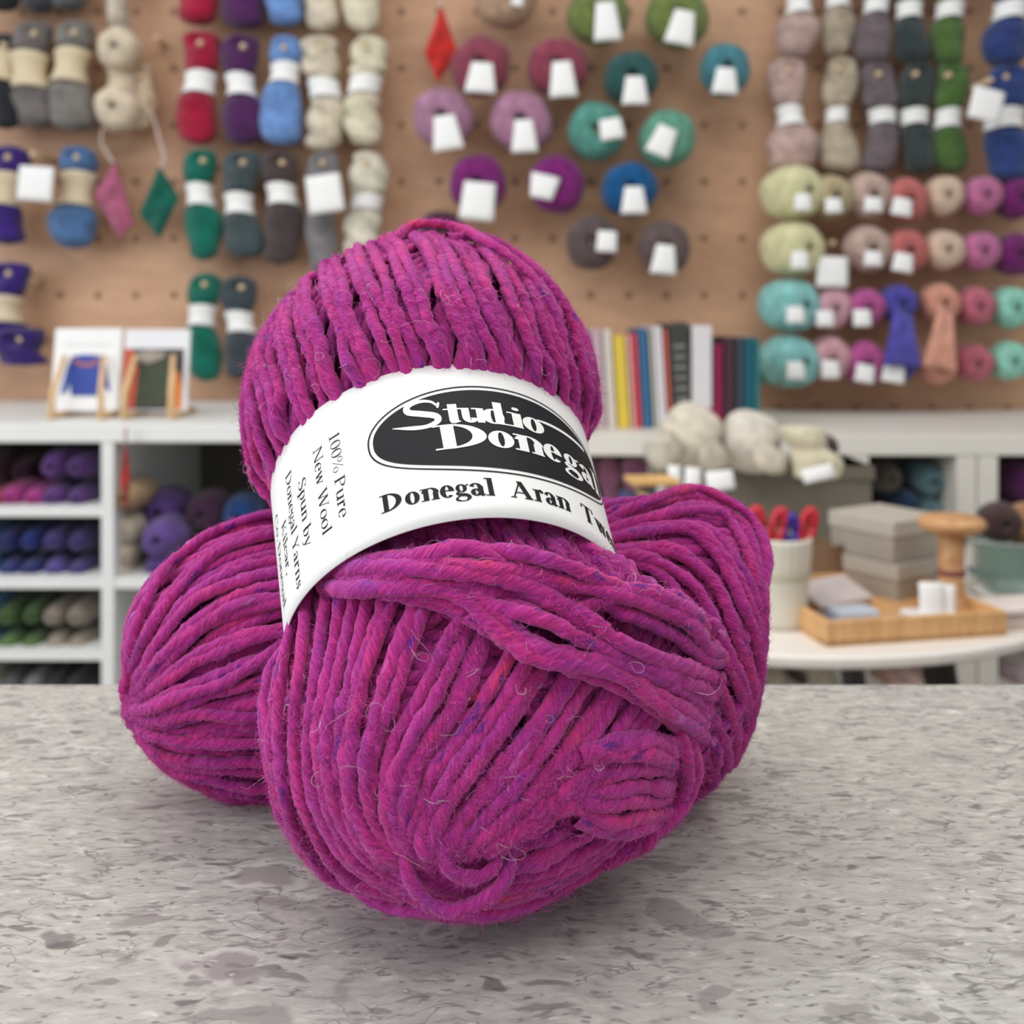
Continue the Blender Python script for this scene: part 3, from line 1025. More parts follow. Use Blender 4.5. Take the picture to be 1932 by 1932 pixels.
class Font:
    """serif letters drawn from stems, bowls and serifs; cap height 1"""
    def __init__(self, W, H, X=0.68):
        self.W, self.H, self.X = W, H, X

    def stem(self, x, y0, y1, w=None):
        w = w or self.W
        return ribbon([(x, y0), (x, y1)], [(x + w, y0), (x + w, y1)], 4)

    def bar(self, x0, y0, x1, y1, w=None):
        w = w or self.W
        return ribbon([(x0, y0), (x1, y1)], [(x0 + w, y0), (x1 + w, y1)], 6)

    def ser(self, x0, x1, y, up=1):
        h = self.H * up
        return ribbon([(x0, y), (x1, y)], [(x0, y + h), (x1, y + h)], 6)

    def arc(self, cx, cy, A, B, a0, a1, tx=None, ty=None, n=26):
        tx = tx or self.W
        ty = ty or self.H
        t = np.radians(np.linspace(a0, a1, n))
        return (np.stack([cx + A * np.cos(t), cy + B * np.sin(t)], 1), np.stack([cx + (A - tx) * np.cos(t), cy + (B - ty) * np.sin(t)], 1))

    def stroke(self, pts, ws, n=30):
        q = catmull(np.c_[np.array(pts, float), np.array(ws, float)], n)
        d = unit(np.gradient(q[:, :2], axis=0))
        nn = np.stack([-d[:, 1], d[:, 0]], 1) * q[:, 2:3] / 2
        return q[:, :2] + nn, q[:, :2] - nn

    def glyph(self, c):
        W, H, X = self.W, self.H, self.X
        st, ba, se, ar, sk = self.stem, self.bar, self.ser, self.arc, self.stroke
        s = W * 0.55
        if c == ' ':
            return [], 0.27
        if c == 'D':
            return [st(.11, 0, 1), se(0, .3, 0), se(0, .3, 1, -1), ar(.2, .5, .56, .5, -90, 90, W * 1.1)], .84
        if c == 'A':
            return [ba(.06, 0, .37, 1, H * 1.1), ba(.37 - W * .5, 1, .68 - W * .4, 0, W * 1.1), se(.17, .6, .3), se(-.02, .2, 0), se(.5, .84, 0)], .86
        if c == 'T':
            return [st(.33 - W / 2, 0, 1), se(.02, .66, 1, -1), se(.2, .48, 0), ba(.02, 1, .0, .76, H), ba(.66 - H, 1, .68 - H, .76, H)], .7
        if c == 'P':
            return [st(.11, 0, 1), se(0, .36, 0), se(0, .3, 1, -1), ar(.2, .74, .42, .26, -90, 90)], .66
        if c == 'N':
            return [st(.13, 0, 1, H * 1.2), st(.72, 0, 1, H * 1.2), ba(.10, 1, .76 - W * .9, 0, W), se(.0, .26, 0), se(0, .2, 1, -1), se(.62, .88, 1, -1)], .88
        if c == 'W':
            return [ba(.08, 1, .32, 0, W), ba(.34, 0, .52, .95, H), ba(.48, 1, .72, 0, W), ba(.76, 0, .96, 1, H), se(0, .26, 1, -1), se(.4, .64, 1, -1), se(.86, 1.08, 1, -1)], 1.08
        if c == 'Y':
            return [st(.36 - W / 2, 0, .46), ba(.06, 1, .36 - W / 2, .42, W), ba(.36, .42, .64, 1, H), se(-.02, .24, 1, -1), se(.54, .78, 1, -1), se(.22, .5, 0)], .76
        if c == 'K':
            return [st(.11, 0, 1), se(0, .34, 0), se(0, .34, 1, -1), ba(.22, .42, .62, 1, H), ba(.3, .54, .66 - W * .3, 0, W), se(.52, .76, 1, -1), se(.5, .84, 0)], .84
        if c == 'C':
            return [ar(.4, .5, .4, .5, 42, 318), ba(.69, .98, .68, .68, H), ba(.72, .22, .7, .1, H)], .76
        if c == 'S':
            return [sk([(.50, .78), (.42, .94), (.26, .985), (.1, .86), (.13, .66), (.32, .52), (.5, .36), (.5, .12), (.3, .015), (.12, .06), (.04, .24)],
                       [H, H, H * 1.3, W, W, W * 1.1, W, W, H * 1.3, H, H]), ba(.5, 1, .5, .72, H), ba(.03, .28, .03, 0, H)], .6
        if c == '1':
            return [st(.22, 0, 1, W * .9), se(.08, .46, 0), ba(.1, .84, .22, .96, H * 1.3)], .5
        if c == '0':
            return [ar(.25, .5, .23, .5, 0, 360, W * .8, H)], .5
        if c == '%':
            return [ar(.18, .75, .16, .24, 0, 360, H * 1.2, H), ar(.66, .25, .16, .24, 0, 360, H * 1.2, H), ba(.16, 0, .64, 1, H)], .84
        if c in ',.':
            o = [ar(.12, .06, .075, .07, 0, 360, .07, .065)]
            if c == ',':
                o.append(sk([(.16, .05), (.16, -.06), (.08, -.16)], [H * 1.6, H * 1.2, H * .6], 8))
            return o, .25
        if c in 'oebdpgqc':
            A, B = .25, X / 2 + .015
            if c == 'o':
                return [ar(.26, X / 2, A, B, 0, 360)], .52
            if c == 'e':
                return [ar(.25, X / 2, .24, B, 0, 318), se(.04, .47, X * .52)], .48
            if c == 'c':
                return [ar(.25, X / 2, .24, B, 48, 312), ar(.4, X * .8, .07, .07, 0, 360, .065, .065)], .46
            if c == 'b':
                return [st(.09, 0, 1.04), se(0, .12, 1.04, -1), ar(.3, X / 2, .24, B, 0, 360)], .56
            if c == 'd':
                return [ar(.25, X / 2, .24, B, 0, 360), st(.47 - W, 0, 1.04), se(.32, .45, 1.04, -1), se(.45, .56, 0)], .57
            if c == 'p':
                return [st(.09, -.3, X), se(0, .12, X, -1), se(0, .3, -.3), ar(.3, X / 2, .24, B, 0, 360)], .56
            if c == 'g':
                return [ar(.23, X * .66, .19, X * .34, 0, 360, W * .75), sk([(.12, .26), (.08, .16), (.2, .09), (.38, .06), (.46, -.08), (.36, -.24), (.2, -.27), (.05, -.2), (.05, -.08), (.16, .02)],
                        [H, W * .7, W * .9, W * .9, W * .8, H, H, W * .6, H * 1.2, H]), ba(.34, X * .86, .44, X * .98, W * .5)], .5
        if c == 'n':
            return [st(.09, 0, X), se(0, .12, X, -1), se(.0, .28, 0), st(.44 - s * .3, 0, X * .62), se(.34, .62, 0), ar(.32, X * .6, .12 + W + .0, X * .42, 0, 170)], .62
        if c == 'm':
            a1, n1 = self.glyph('n')
            return a1 + [st(.78, 0, X * .62), se(.7, .96, 0), ar(.66, X * .6, .12 + W, X * .42, 0, 170)], .96
        if c == 'u':
            return [st(.09, X * .38, X), se(0, .14, X, -1), ar(.29, X * .38, .2, X * .40, 180, 350), st(.45, 0, X), se(.34, .5, X, -1), se(.5, .62, 0)], .62
        if c == 'r':
            return [st(.09, 0, X), se(0, .12, X, -1), se(0, .3, 0), sk([(.18, X * .7), (.28, X * .96), (.36, X * .96)], [H, H * 1.6, W]), ar(.37, X * .88, .07, .075, 0, 360, .065, .07)], .46
        if c == 'a':
            return [sk([(.06, X * .76), (.13, X * .97), (.28, X * .96), (.34, X * .78)], [W, H * 1.4, H * 1.6, W]), st(.36 - W * .5, .06, X * .8), ar(.2, X * .28, .19, X * .30, 20, 340, W * .9), sk([(.36, .1), (.4, .01), (.5, .08)], [W * .8, H * 1.4, H], 10)], .5
        if c == 'l':
            return [st(.1, 0, 1.04), se(0, .14, 1.04, -1), se(0, .3, 0)], .32
        if c == 'i':
            return [st(.1, 0, X), se(0, .14, X, -1), se(0, .3, 0), ar(.1 + W / 2, X + .2, .075, .075, 0, 360, .07, .07)], .32
        if c == 't':
            return [st(.12, .1, X + .2), se(.02, .34, X, -1), sk([(.12 + W / 2, .14), (.2, .02), (.34, .08)], [W, H * 1.6, H], 10)], .36
        if c == 's':
            return [sk([(.34, X * .76), (.28, X * .95), (.16, X * .96), (.08, X * .78), (.2, X * .54), (.34, X * .36), (.3, X * .06), (.16, .0), (.05, .2 * X)],
                       [H, H, H, W * .9, W, W, W * .7, H, H]), ba(.33, X, .33, X * .7, H), ba(.04, X * .3, .04, 0, H)], .42
        if c == 'w':
            return [ba(.06, X, .24, 0, W), ba(.25, 0, .38, X, H), ba(.34, X, .52, 0, W), ba(.54, 0, .68, X, H), se(0, .18, X, -1), se(.28, .48, X, -1), se(.6, .78, X, -1)], .78
        if c == 'y':
            return [ba(.06, X, .27, 0, W), sk([(.5, X), (.34, .1), (.22, -.22), (.06, -.24)], [H, H, H * 1.3, W * .8], 14), se(0, .2, X, -1), se(.4, .58, X, -1)], .58
        return [], .4

    def text(self, s, gap=0.02):
        out, x = [], 0
        for c in s:
            g_, adv = self.glyph(c)
            out += [(L + [x, 0], R + [x, 0]) for L, R in g_]
            x += adv + gap
        return out, x - gap


def flat_bits(bits, name, mat, lift, parent):
    """ribbons given in band millimetres -> one thin printed mesh"""
    vs, fs = [], []
    for L, R in bits:
        k = len(vs)
        P_ = on_band(np.r_[L[:, 0], R[:, 0]], np.r_[L[:, 1], R[:, 1]], lift)
        n = len(L)
        vs += [tuple(p) for p in P_]
        fs += [(k + i, k + i + 1, k + n + i + 1, k + n + i) for i in range(n - 1)]
    me = bpy.data.meshes.new(name)
    me.from_pydata([Vector(v_) for v_ in vs], [], fs)
    o = link(name, me, mat, parent)
    return o


def setline(font, txt, s0, t0, cap, length, turned=False, curve=None):
    bits, w = font.text(txt)
    k = length / w
    out = []
    for L, R in bits:
        f = (lambda p: np.stack([s0 + p[:, 1] * cap, t0 - p[:, 0] * k], 1)) if turned else (lambda p: np.stack([s0 + p[:, 0] * k, t0 + p[:, 1] * cap], 1))
        a_, b_ = f(L), f(R)
        if curve:
            a_[:, 1] += curve(a_[:, 0]); b_[:, 1] += curve(b_[:, 0])
        out.append((a_, b_))
    return out


ink = plain((20, 20, 25), 0.55, 0.22, var=0.02)
bold, light, logo = Font(.18, .055, .70), Font(.095, .036), Font(.19, .06, .68)
bits = []
dip = lambda s_: -0.9 * np.clip((s_ + 10) / 30, 0, 1)
bits += setline(bold, 'Donegal', -10.2, -15.9, 4.5, 24.8, curve=dip)
bits += setline(bold, 'Aran', 18.2, -15.9, 4.5, 15.6, curve=dip)
bits += setline(bold, 'Tweed', 38.0, -15.9, 4.5, 21.5, curve=dip)
bits += setline(light, '100% Pure', -20.4, 12.0, 2.9, 23.8, True)
bits += setline(light, 'New Wool', -25.6, 11.2, 2.9, 24.4, True)
bits += setline(light, 'Spun by', -31.9, 6.6, 2.9, 18.6, True)
bits += setline(light, 'Donegal Yarns', -37.2, 13.0, 2.9, 32.0, True)
bits += setline(light, 'Kilcar,', -42.4, 2.6, 2.9, 14.0, True)
bits += setline(light, 'Co. Donegal', -47.8, 9.0, 2.9, 25.5, True)
# oval outline
EC, ES, ET = 22.5, 33.6, 12.9


def oval(k_out, k_in):
    t = np.linspace(0, 2 * np.pi, 161)
    sc = lambda d: np.stack([EC + (ES - d) * np.sign(np.cos(t)) * np.abs(np.cos(t)) ** .88, 2.4 + (ET - d) * np.sign(np.sin(t)) * np.abs(np.sin(t)) ** .88], 1)
    return sc(k_out), sc(k_in)


bits.append(oval(0, 0.38))
flat_bits(bits, 'printed_lettering', ink, 0.00012, band)
t = np.linspace(0.0001, np.pi - 0.0001, 120)
up = np.stack([EC + (ES - 1.3) * np.sign(np.cos(t)) * np.abs(np.cos(t)) ** .88, 2.4 + (ET - 1.3) * np.sin(t) ** .88], 1)
dn = up.copy(); dn[:, 1] = 4.8 - up[:, 1]
flat_bits([(up, dn)], 'logo_oval', ink, 0.00012, band)
lb = []
ws = 1.15
lb.append(logo.stroke([(5.6, 9.2), (4.2, 10.7), (1.6, 11.2), (-0.9, 10.4), (-0.9, 8.7), (1.8, 7.5), (4.9, 6.2), (5.0, 4.6), (2.6, 3.6), (-0.6, 3.9), (-4.9, 5.2)],
                      [.5, .7, 1.0, 1.4, 1.6, 1.7, 1.7, 1.4, 1.1, 1.1, .2], 60))
lb.append(logo.stroke([(5.5, 8.6), (5.8, 9.4), (5.9, 10.2)], [.5, .5, .5], 6))
for ch, s0, w_ in (('t', 6.4, 3.9), ('u', 9.8, 5.7), ('d', 15.0, 6.4), ('i', 21.3, 4.0), ('o', 25.0, 6.2)):
    lb += setline(logo, ch, s0, 3.7, 6.4, w_)
lb.append(logo.stroke([(29.5, 8.0), (32.5, 8.2), (38, 8.4), (46, 8.6), (47.2, 8.3)], [.5, .8, .9, 1.0, .8], 24))
lb += setline(logo, 'D', 3.6, -3.6, 7.0, 12.9)
for ch, s0, w_ in (('o', 15.4, 6.4), ('n', 21.7, 7.6), ('e', 29.3, 5.6), ('g', 35.4, 6.2), ('a', 42.0, 6.0), ('l', 48.4, 3.0)):
    lb += setline(logo, ch, s0, -3.2, 7.0, w_)
flat_bits(lb, 'logo_lettering', plain((240, 240, 238), 0.45, 0.4, var=0.01), 0.00022, band)

# ---- the ball lying behind --------------------------------------------------------------------
rear = BallSurface(
    spine=[world(np.array(q)) for q in ((-0.1015, 0.306, 0.0285), (-0.082, 0.303, 0.0345), (-0.055, 0.306, 0.037), (-0.015, 0.318, 0.034),
                                        (0.020, 0.311, 0.0360), (0.046, 0.299, 0.0395), (0.0625, 0.297, 0.0375))],
    prof=[(0, 0, 0), (0.0022, .0135, .0115), (.007, .0215, .019), (.016, .0290, .026), (.030, .0345, .030), (.046, .0362, .0315), (.064, .0355, .031),
          (.084, .0325, .026), (.104, .0335, .0270), (.125, .0368, .0315), (.143, .0398, .0325), (.157, .0385, .0315), (.167, .0335, .028), (.1725, .0245, .021), (.1745, .012, .010), (.175, 0, 0)],
    side=np.array([0, 0, 1.0]), lumps=0.02, seed=8)
RA_P, RA_N = rear.family(74, 0.0075, -1, m=110, s0=0.0, s1=0.60, seed=61, lift=-0.0004, jitter=0.5, warp=0.08)
RB_P, RB_N = rear.family(72, 0.0205, -1, m=110, s0=0.45, s1=1.0, seed=72, lift=-0.0004, jitter=0.25, warp=0.06)
RC_P, RC_N = rear.family(26, 0.008, +1, m=50, s0=0.75, s1=1.0, seed=83, lift=-0.001)
gs, gf = np.meshgrid(np.linspace(0.01, 0.99, 300), np.linspace(0, 2 * np.pi, 500, endpoint=False), indexing='ij')
GP, GN = rear.PN(gs, gf)
gpx, gpy = topx(GP)
seen = ((GP - np.array([0, 0, CAMZ])) * GN).sum(-1) < 0
RL = sheet([[(255, 1290), (275, 1180), (330, 1085), (410, 1015), (500, 988), (560, 985)],
            [(252, 1310), (290, 1210), (350, 1120), (430, 1055), (520, 1030), (580, 1025)],
            [(250, 1325), (300, 1240), (370, 1165), (450, 1115), (530, 1095), (590, 1090)],
            [(248, 1335), (310, 1280), (390, 1220), (470, 1185), (540, 1170), (600, 1165)],
            [(246, 1342), (320, 1310), (400, 1275), (480, 1245), (550, 1235), (600, 1230)],
            [(245, 1350), (330, 1345), (410, 1330), (490, 1315), (550, 1310), (600, 1305)],
            [(250, 1362), (320, 1385), (400, 1392), (480, 1390), (550, 1390), (600, 1390)],
            [(262, 1385), (320, 1430), (400, 1455), (480, 1465), (550, 1470), (600, 1470)],
            [(290, 1430), (340, 1475), (410, 1505), (480, 1520), (540, 1528), (600, 1530)]], 24, 0.0020, 401, rnd=0.0016)
RR = sheet([[(1130, 1010), (1220, 975), (1310, 950), (1380, 945), (1415, 1010), (1430, 1110), (1436, 1230)],
            [(1130, 1030), (1220, 1010), (1300, 1000), (1360, 1030), (1400, 1110), (1425, 1220), (1430, 1340)],
            [(1130, 1050), (1210, 1040), (1280, 1050), (1340, 1100), (1385, 1190), (1410, 1300), (1415, 1420)],
            [(1130, 1080), (1190, 1080), (1250, 1105), (1310, 1170), (1360, 1270), (1385, 1370), (1385, 1470)],
            [(1130, 1120), (1190, 1140), (1240, 1180), (1290, 1250), (1330, 1340), (1350, 1420), (1345, 1500)],
            [(1130, 1200), (1190, 1230), (1230, 1280), (1270, 1350), (1300, 1420), (1310, 1480), (1300, 1520)]], 17, 0.0020, 411, rnd=0.0016)
RD_P, RD_N = laid([[(1150, 1000, 0.0025), (1220, 978, 0.005), (1300, 955, 0.006), (1376, 946, 0.0062), (1408, 990, 0.006), (1424, 1060, 0.005), (1432, 1140, 0.002)],
                   [(246, 1330, 0.003), (300, 1322, 0.005), (360, 1300, 0.0055), (430, 1280, 0.005), (500, 1240, 0.005), (540, 1215, 0.003)],
                   [(244, 1336, 0.002), (310, 1345, 0.004), (390, 1330, 0.0045), (470, 1340, 0.004), (540, 1330, 0.002)]], 70)
rball = empty('yarn_ball', (0, 0.31, CT), 'magenta tweed yarn ball lying crosswise on the counter behind the leaning one', 'yarn ball', 'magenta tweed yarn balls')
sets = [(RA_P, RA_N), (RB_P, RB_N), (RC_P, RC_N), (RD_P, RD_N), RL, RR]
v, q, a = join_grids([tubes(p, n_, SR * 1.02, seed=500 + k) for k, (p, n_) in enumerate(sets)])
rel(link('strands', raw_mesh('strands', v, q, {'yarn': a}), tweed), rball)
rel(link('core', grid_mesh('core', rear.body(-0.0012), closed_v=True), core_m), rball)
fz = [fibres(p, n_, c_, 0.0008, 0.003, 0.35, 0.000034, 600 + k, SR * 0.95) for k, (p, n_, c_) in enumerate(((RA_P, RA_N, 1500), (RB_P, RB_N, 1500), (RD_P, RD_N, 2400), (*RL, 18000), (*RR, 16000)))]
v, q, a = join_grids(fz)
o = rel(link('fibre_halo', raw_mesh('fibre_halo', v, q, {'yarn': a}), fuzz_m), rball)
o['kind'] = 'stuff'

# ------------------------------------------------------------------ background yarn: builders
tag_white = plain((238, 238, 236), 0.6, 0.3, var=0.02)
kraft = plain((216, 200, 170), 0.8, 0.2, var=0.05)
_cache = {}


def ridged(name, V, mat, ridges, closed_v=True):
    """smooth grid with strand coordinates for the wool bump"""
    nu, nv, _ = V.shape
    a, b_ = np.meshgrid(np.linspace(0, 1, nu), np.linspace(0, 1, nv, endpoint=not closed_v), indexing='ij')
    at_ = np.stack([a * ridges[0] + b_ * ridges[1], b_ * 3, a * 2], -1)
    return grid_mesh(name, V, closed_v=closed_v, attrs={'strand': at_})


def ball_mesh(r, L, seed):
    """ball of yarn seen from its end: rounded shoulders and a hollow in the middle"""
    g = np.random.default_rng(seed)
    prof = [(0.13, 0.62), (0.15, 0.94), (0.26, 1.02), (0.45, 1.0), (0.68, 0.9), (0.87, 0.68), (0.97, 0.35), (1.0, 0.0), (0.97, -0.35), (0.87, -0.68), (0.66, -0.9), (0.4, -1.0), (0.15, -0.98), (0.12, -0.6)]
    p = catmull(prof, 46)
    f = np.linspace(0, 2 * np.pi, 56, endpoint=False)
    A, Fm = np.meshgrid(np.arange(len(p)), f, indexing='ij')
    k = 1 + 0.03 * np.sin(2 * Fm + g.random() * 6) + 0.02 * np.sin(5 * Fm + g.random() * 6)
    k = k + 0.018 * np.sin(22 * Fm + A * 0.16) * (p[A, 0] > 0.2)
    R = p[A, 0] * r * k
    return np.stack([R * np.cos(Fm), -p[A, 1] * L / 2, R * np.sin(Fm)], -1)


def card(w, h, curl=0.004, flare=0.0, t=0.0006):
    """slightly curved card hanging from its top edge"""
    m = MB()
    n = 6
    vs, fs = [], []
    for j in range(n + 1):
        v_ = j / n
        for i in range(n + 1):
            u_ = i / n - 0.5
            x = u_ * w * (1 + flare * v_)
            y = -curl * (math.sin(v_ * 2.2) + 1.4 * (0.25 - u_ * u_) * 2)
            vs.append((x, y, -h * v_))
    k = len(vs)
    vs += [(x, y + t, z) for x, y, z in vs]
    for j in range(n):
        for i in range(n):
            q = (j * (n + 1) + i, j * (n + 1) + i + 1, (j + 1) * (n + 1) + i + 1, (j + 1) * (n + 1) + i)
            fs += [q, tuple(x + k for x in q)[::-1]]
    rim = [i for i in range(n + 1)] + [j * (n + 1) + n for j in range(1, n + 1)] + [n * (n + 1) + i for i in range(n - 1, -1, -1)] + [j * (n + 1) for j in range(n - 1, 0, -1)]
    for a_, b_ in zip(rim, rim[1:] + rim[:1]):
        fs.append((a_, a_ + k, b_ + k, b_))
    return m.add(vs, fs)


seedc = [0]


def grp_big(g_):
    return bool(g_) and ('rows of' in g_ or 'labelled' in g_)


def yarn_ball(px, py, rpx, rgb, label, group=None, depth=2.34, length=0.10, aim=(0.0, 0.0), tagc=None, peg_on=True, name='yarn_ball'):
    """tagc: (px, py of the card's top middle, width px, height px, turn in degrees, flare)"""
    seedc[0] += 1
    yf = depth - length / 2
    p = at(px, py, depth)
    r = rpx * (1.09 if grp_big(group) else 1.0) / F * depth
    e = empty(name, p, label, 'yarn ball', group)
    V = ball_mesh(r, length, seedc[0])
    o = link('wound_yarn', ridged('wound_yarn', V, None, (2.0, 26)), wool(rgb), e)
    o.rotation_euler = (aim[1], 0, aim[0])
    if tagc:
        tx, ty, tw, th_, rot = tagc[:5]
        fl = tagc[5] if len(tagc) > 5 else 0.5
        q = at(tx, ty, yf - 0.006)
        k = (yf - 0.006) / F
        c = card(tw * k, th_ * k, 0.005, fl).build('label_tag', tag_white, e, smooth=True)
        c.location = q - p
        c.rotation_euler = (0, math.radians(rot), 0)
    if peg_on:
        peg(px, py, yf + 0.012, 'wooden peg through the ' + short(label))
    return e


def hank(px, y0, y1, wpx, rgb, label, group=None, bandy=None, bandc=None, depth=2.37, twist=2.2, lobe=(1, 1, 1), lean=0.0, seed=None, name='yarn_skein', peg_y=22, waist=0.72):
    """twisted skein hanging from a peg; bandy: rows of its paper band; lobe: width at top, waist, foot"""
    seedc[0] += 1
    g = np.random.default_rng(seedc[0] if seed is None else seed)
    k = depth / F
    H, Wd = (y1 - y0) * k, wpx * 1.12 * k
    top = at(px, y0, depth)
    e = empty(name, top, label, 'yarn skein', group)
    nu, nv = 60, 40
    u = np.linspace(0, 1, nu)
    bc = 0.42 if not bandy else ((bandy[0] + bandy[1]) / 2 - y0) / (y1 - y0)
    end = np.sqrt(np.clip(1 - (np.clip(0.09 - u, 0, 1) / 0.09) ** 2, 0, 1)) * np.sqrt(np.clip(1 - (np.clip(u - 0.90, 0, 1) / 0.10) ** 2, 0, 1))
    pinch = 1 - (1 - waist) * np.exp(-((u - bc) / 0.13) ** 2)
    wd = np.interp(u, [0, 0.2, bc, 0.75, 1.0], [lobe[0] * .9, lobe[0], lobe[1], lobe[2], lobe[2] * .9])
    wr = np.maximum(end * pinch * wd * (1 + 0.05 * np.sin(u * 9 + g.random() * 6)), 0.02)
    f = np.linspace(0, 2 * np.pi, nv, endpoint=False)
    U_, F_ = np.meshgrid(u, f, indexing='ij')
    ang = F_ - twist * np.pi * U_ + g.random() * 3
    lob = (0.80 if twist > 3 else 0.86) + (0.30 if twist > 3 else 0.16) * np.abs(np.cos(ang)) ** 0.8 + 0.04 * np.sin(2 * F_ + 7 * U_ + g.random() * 6)
    if bandy:
        b0_, b1_ = (bandy[0] - y0) / (y1 - y0) - 0.05, (bandy[1] - y0) / (y1 - y0) + 0.07
        held = np.clip((u - b0_) / 0.05, 0, 1) * np.clip((b1_ - u) / 0.05, 0, 1)
        lob = lob * (1 - held[:, None]) + 0.84 * held[:, None]
    r_ = wr[:, None] * lob
    cx = lean * (U_ - 0.1) * Wd + (0.11 if twist > 3 else 0.08) * Wd * np.sin(U_ * 6 + g.random() * 6)
    Xc = cx + Wd / 2 * r_ * np.cos(F_)
    Yc = Wd * 0.42 * r_ * np.sin(F_)
    V = np.stack([Xc, Yc, -H * U_ + 0 * F_], -1)
    # hollow where the peg goes through the loop
    d2 = ((Xc) ** 2 + (V[..., 2] + peg_y * k) ** 2) / (0.016 ** 2)
    V[..., 1] += np.where(V[..., 1] < 0, 0.022 * np.exp(-d2), 0)
    link('twisted_yarn', ridged('twisted_yarn', V, None, (7, 14)), wool(rgb), e)
    if bandy:
        a0, a1 = (bandy[0] - y0) / (y1 - y0), (bandy[1] - y0) / (y1 - y0)
        uu = np.linspace(a0, a1, 8)
        rr = np.interp(uu, u, wr) * 0.96 + 0.02
        cc = np.interp(uu, u, cx[:, 0])
        Ub, Fb = np.meshgrid(uu, f, indexing='ij')
        R_ = (Wd / 2 * rr)[:, None]
        arch = 0.07 * Wd * (np.cos(Fb) ** 2)
        V = np.stack([cc[:, None] + R_ * np.cos(Fb), 0.90 * R_ * np.sin(Fb), -H * Ub - arch], -1)
        Vi = V * [0.985, 0.985, 1]
        Vi[..., 0] += 0.015 * cc[:, None]
        link('paper_band', grid_mesh('paper_band', np.concatenate([V, Vi[::-1]]), closed_u=True, closed_v=True), bandc or tag_white, e)
    if peg_y > -100:
        peg(px, y0 + peg_y, depth - 0.036, 'wooden peg through the ' + short(label))
    return e


def hanging_card(px, py, w, h, rot, label, depth=2.30, cat='price tag', pegpos=None, name='price_card'):
    p = at(px, py, depth)
    k = depth / F
    c = card(w * k, h * k, 0.004, 0.03).build(name, tag_white, None, smooth=True)
    c.location = p
    c.rotation_euler = (0, math.radians(rot), 0)
    if pegpos:
        peg(*pegpos, depth + 0.02, 'wooden peg carrying the ' + short(label))
    return tag(c, label, cat)


# ------------------------------------------------------------------ skeins on the pegboard, first section
crimson, plum, sky, oat, cream, green_, slate, brown_, grey_, royal = (158, 16, 52), (74, 30, 82), (104, 142, 200), (210, 198, 176), (232, 224, 196), (0, 102, 84), (64, 78, 82), (72, 60, 60), (122, 118, 120), (56, 30, 118)
GRP = 'skeins hanging on the pegboard'
H = lambda *a, **k: hank(*a, group=GRP, **k)
H(8, -160, 22, 62, (30, 36, 38), 'near-black skein cut off by the top edge, first from the left', peg_y=30)
H(72, -170, 24, 62, (62, 64, 72), 'dark slate skein end above the kraft-banded brown-grey skein')
H(128, -170, 20, 60, (92, 94, 98), 'mid grey skein end above the kraft-banded light grey skein')
H(226, -140, 60, 60, (196, 184, 166), 'loose stone-coloured strands hanging above the cream double-knot skein', lobe=(.8, .8, .6), twist=1)
H(4, 62, 244, 56, (36, 38, 44), 'black skein with kraft band at the left edge of the board', bandy=(96, 152), bandc=kraft)
H(62, 40, 242, 70, (108, 102, 100), 'brown-grey skein with kraft paper band, under the dark slate skein end', bandy=(100, 166), bandc=kraft)
H(138, 38, 248, 74, (120, 116, 110), 'warm grey skein with kraft band, next to the cream knotted skein', bandy=(94, 156), bandc=kraft, lobe=(.95, .9, 1.15))
H(262, 120, 246, 52, (214, 194, 164), 'small cream coil peeping out behind the cream knotted skein', depth=2.40, waist=.9)
kn = hank(226, 60, 250, 52, (226, 208, 180), 'cream skein knotted into two round coils, above the pink swatch', group=GRP, waist=.8, twist=1.2, peg_y=28)
for x_, y_, r_ in ((225, 92, 40), (222, 204, 42)):
    c_ = link('coil', ridged('coil', ball_mesh(r_ / F * 2.33, 0.07, x_ + y_), None, (2.0, 22)), wool((238, 220, 192)), kn)
    c_.location = at(x_, y_, 2.34) - kn.location
H(12, 274, 462, 66, royal, 'royal purple skein with kraft band, left of the white price card', bandy=(326, 386), bandc=kraft)
H(143, 274, 470, 74, (72, 106, 150), 'denim blue skein with kraft band, between price card and pink swatch', bandy=(324, 386), bandc=kraft, lobe=(.9, .85, 1.05))
H(14, 494, 640, 68, royal, 'royal purple skein with kraft band slipped low, beside an empty peg', bandy=(556, 606), bandc=kraft)
H(36, 618, 690, 80, (50, 26, 104), 'deep purple coil hanging low beside the pattern book stand', depth=2.33, waist=1, lean=.1)
H(378, -150, 48, 68, crimson, 'crimson skein end at the top edge of the board', twist=1.6)
H(462, -150, 56, 72, plum, 'dark plum skein end at the top edge of the board')
H(534, -150, 50, 68, sky, 'sky blue skein end at the top edge of the board')
H(604, -150, 60, 58, oat, 'oatmeal skein end at the top edge of the board')
H(686, -150, 62, 60, cream, 'pale cream skein end at the top edge of the board')
H(376, 58, 274, 68, crimson, 'whole crimson skein with white band, above the emerald skeins', bandy=(136, 176))
H(457, 64, 274, 70, plum, 'whole dark plum skein with white band, next to the crimson one', bandy=(140, 180), lobe=(.92, .9, 1.1))
H(534, 66, 276, 72, sky, 'whole sky blue skein with white band, foot split in two lobes', bandy=(120, 156), lobe=(.9, .85, 1.1))
H(610, 66, 286, 62, oat, 'oatmeal twisted skein with a narrow whitish band', bandy=(150, 184), waist=.85, twist=4.5)
H(690, 66, 276, 62, cream, 'pale cream twisted skein with narrow lilac-white band, in the last column of the first group', bandy=(144, 176), waist=.85, twist=4.5)
H(381, 280, 492, 60, green_, 'emerald green skein with white band, upper of the two', bandy=(346, 386))
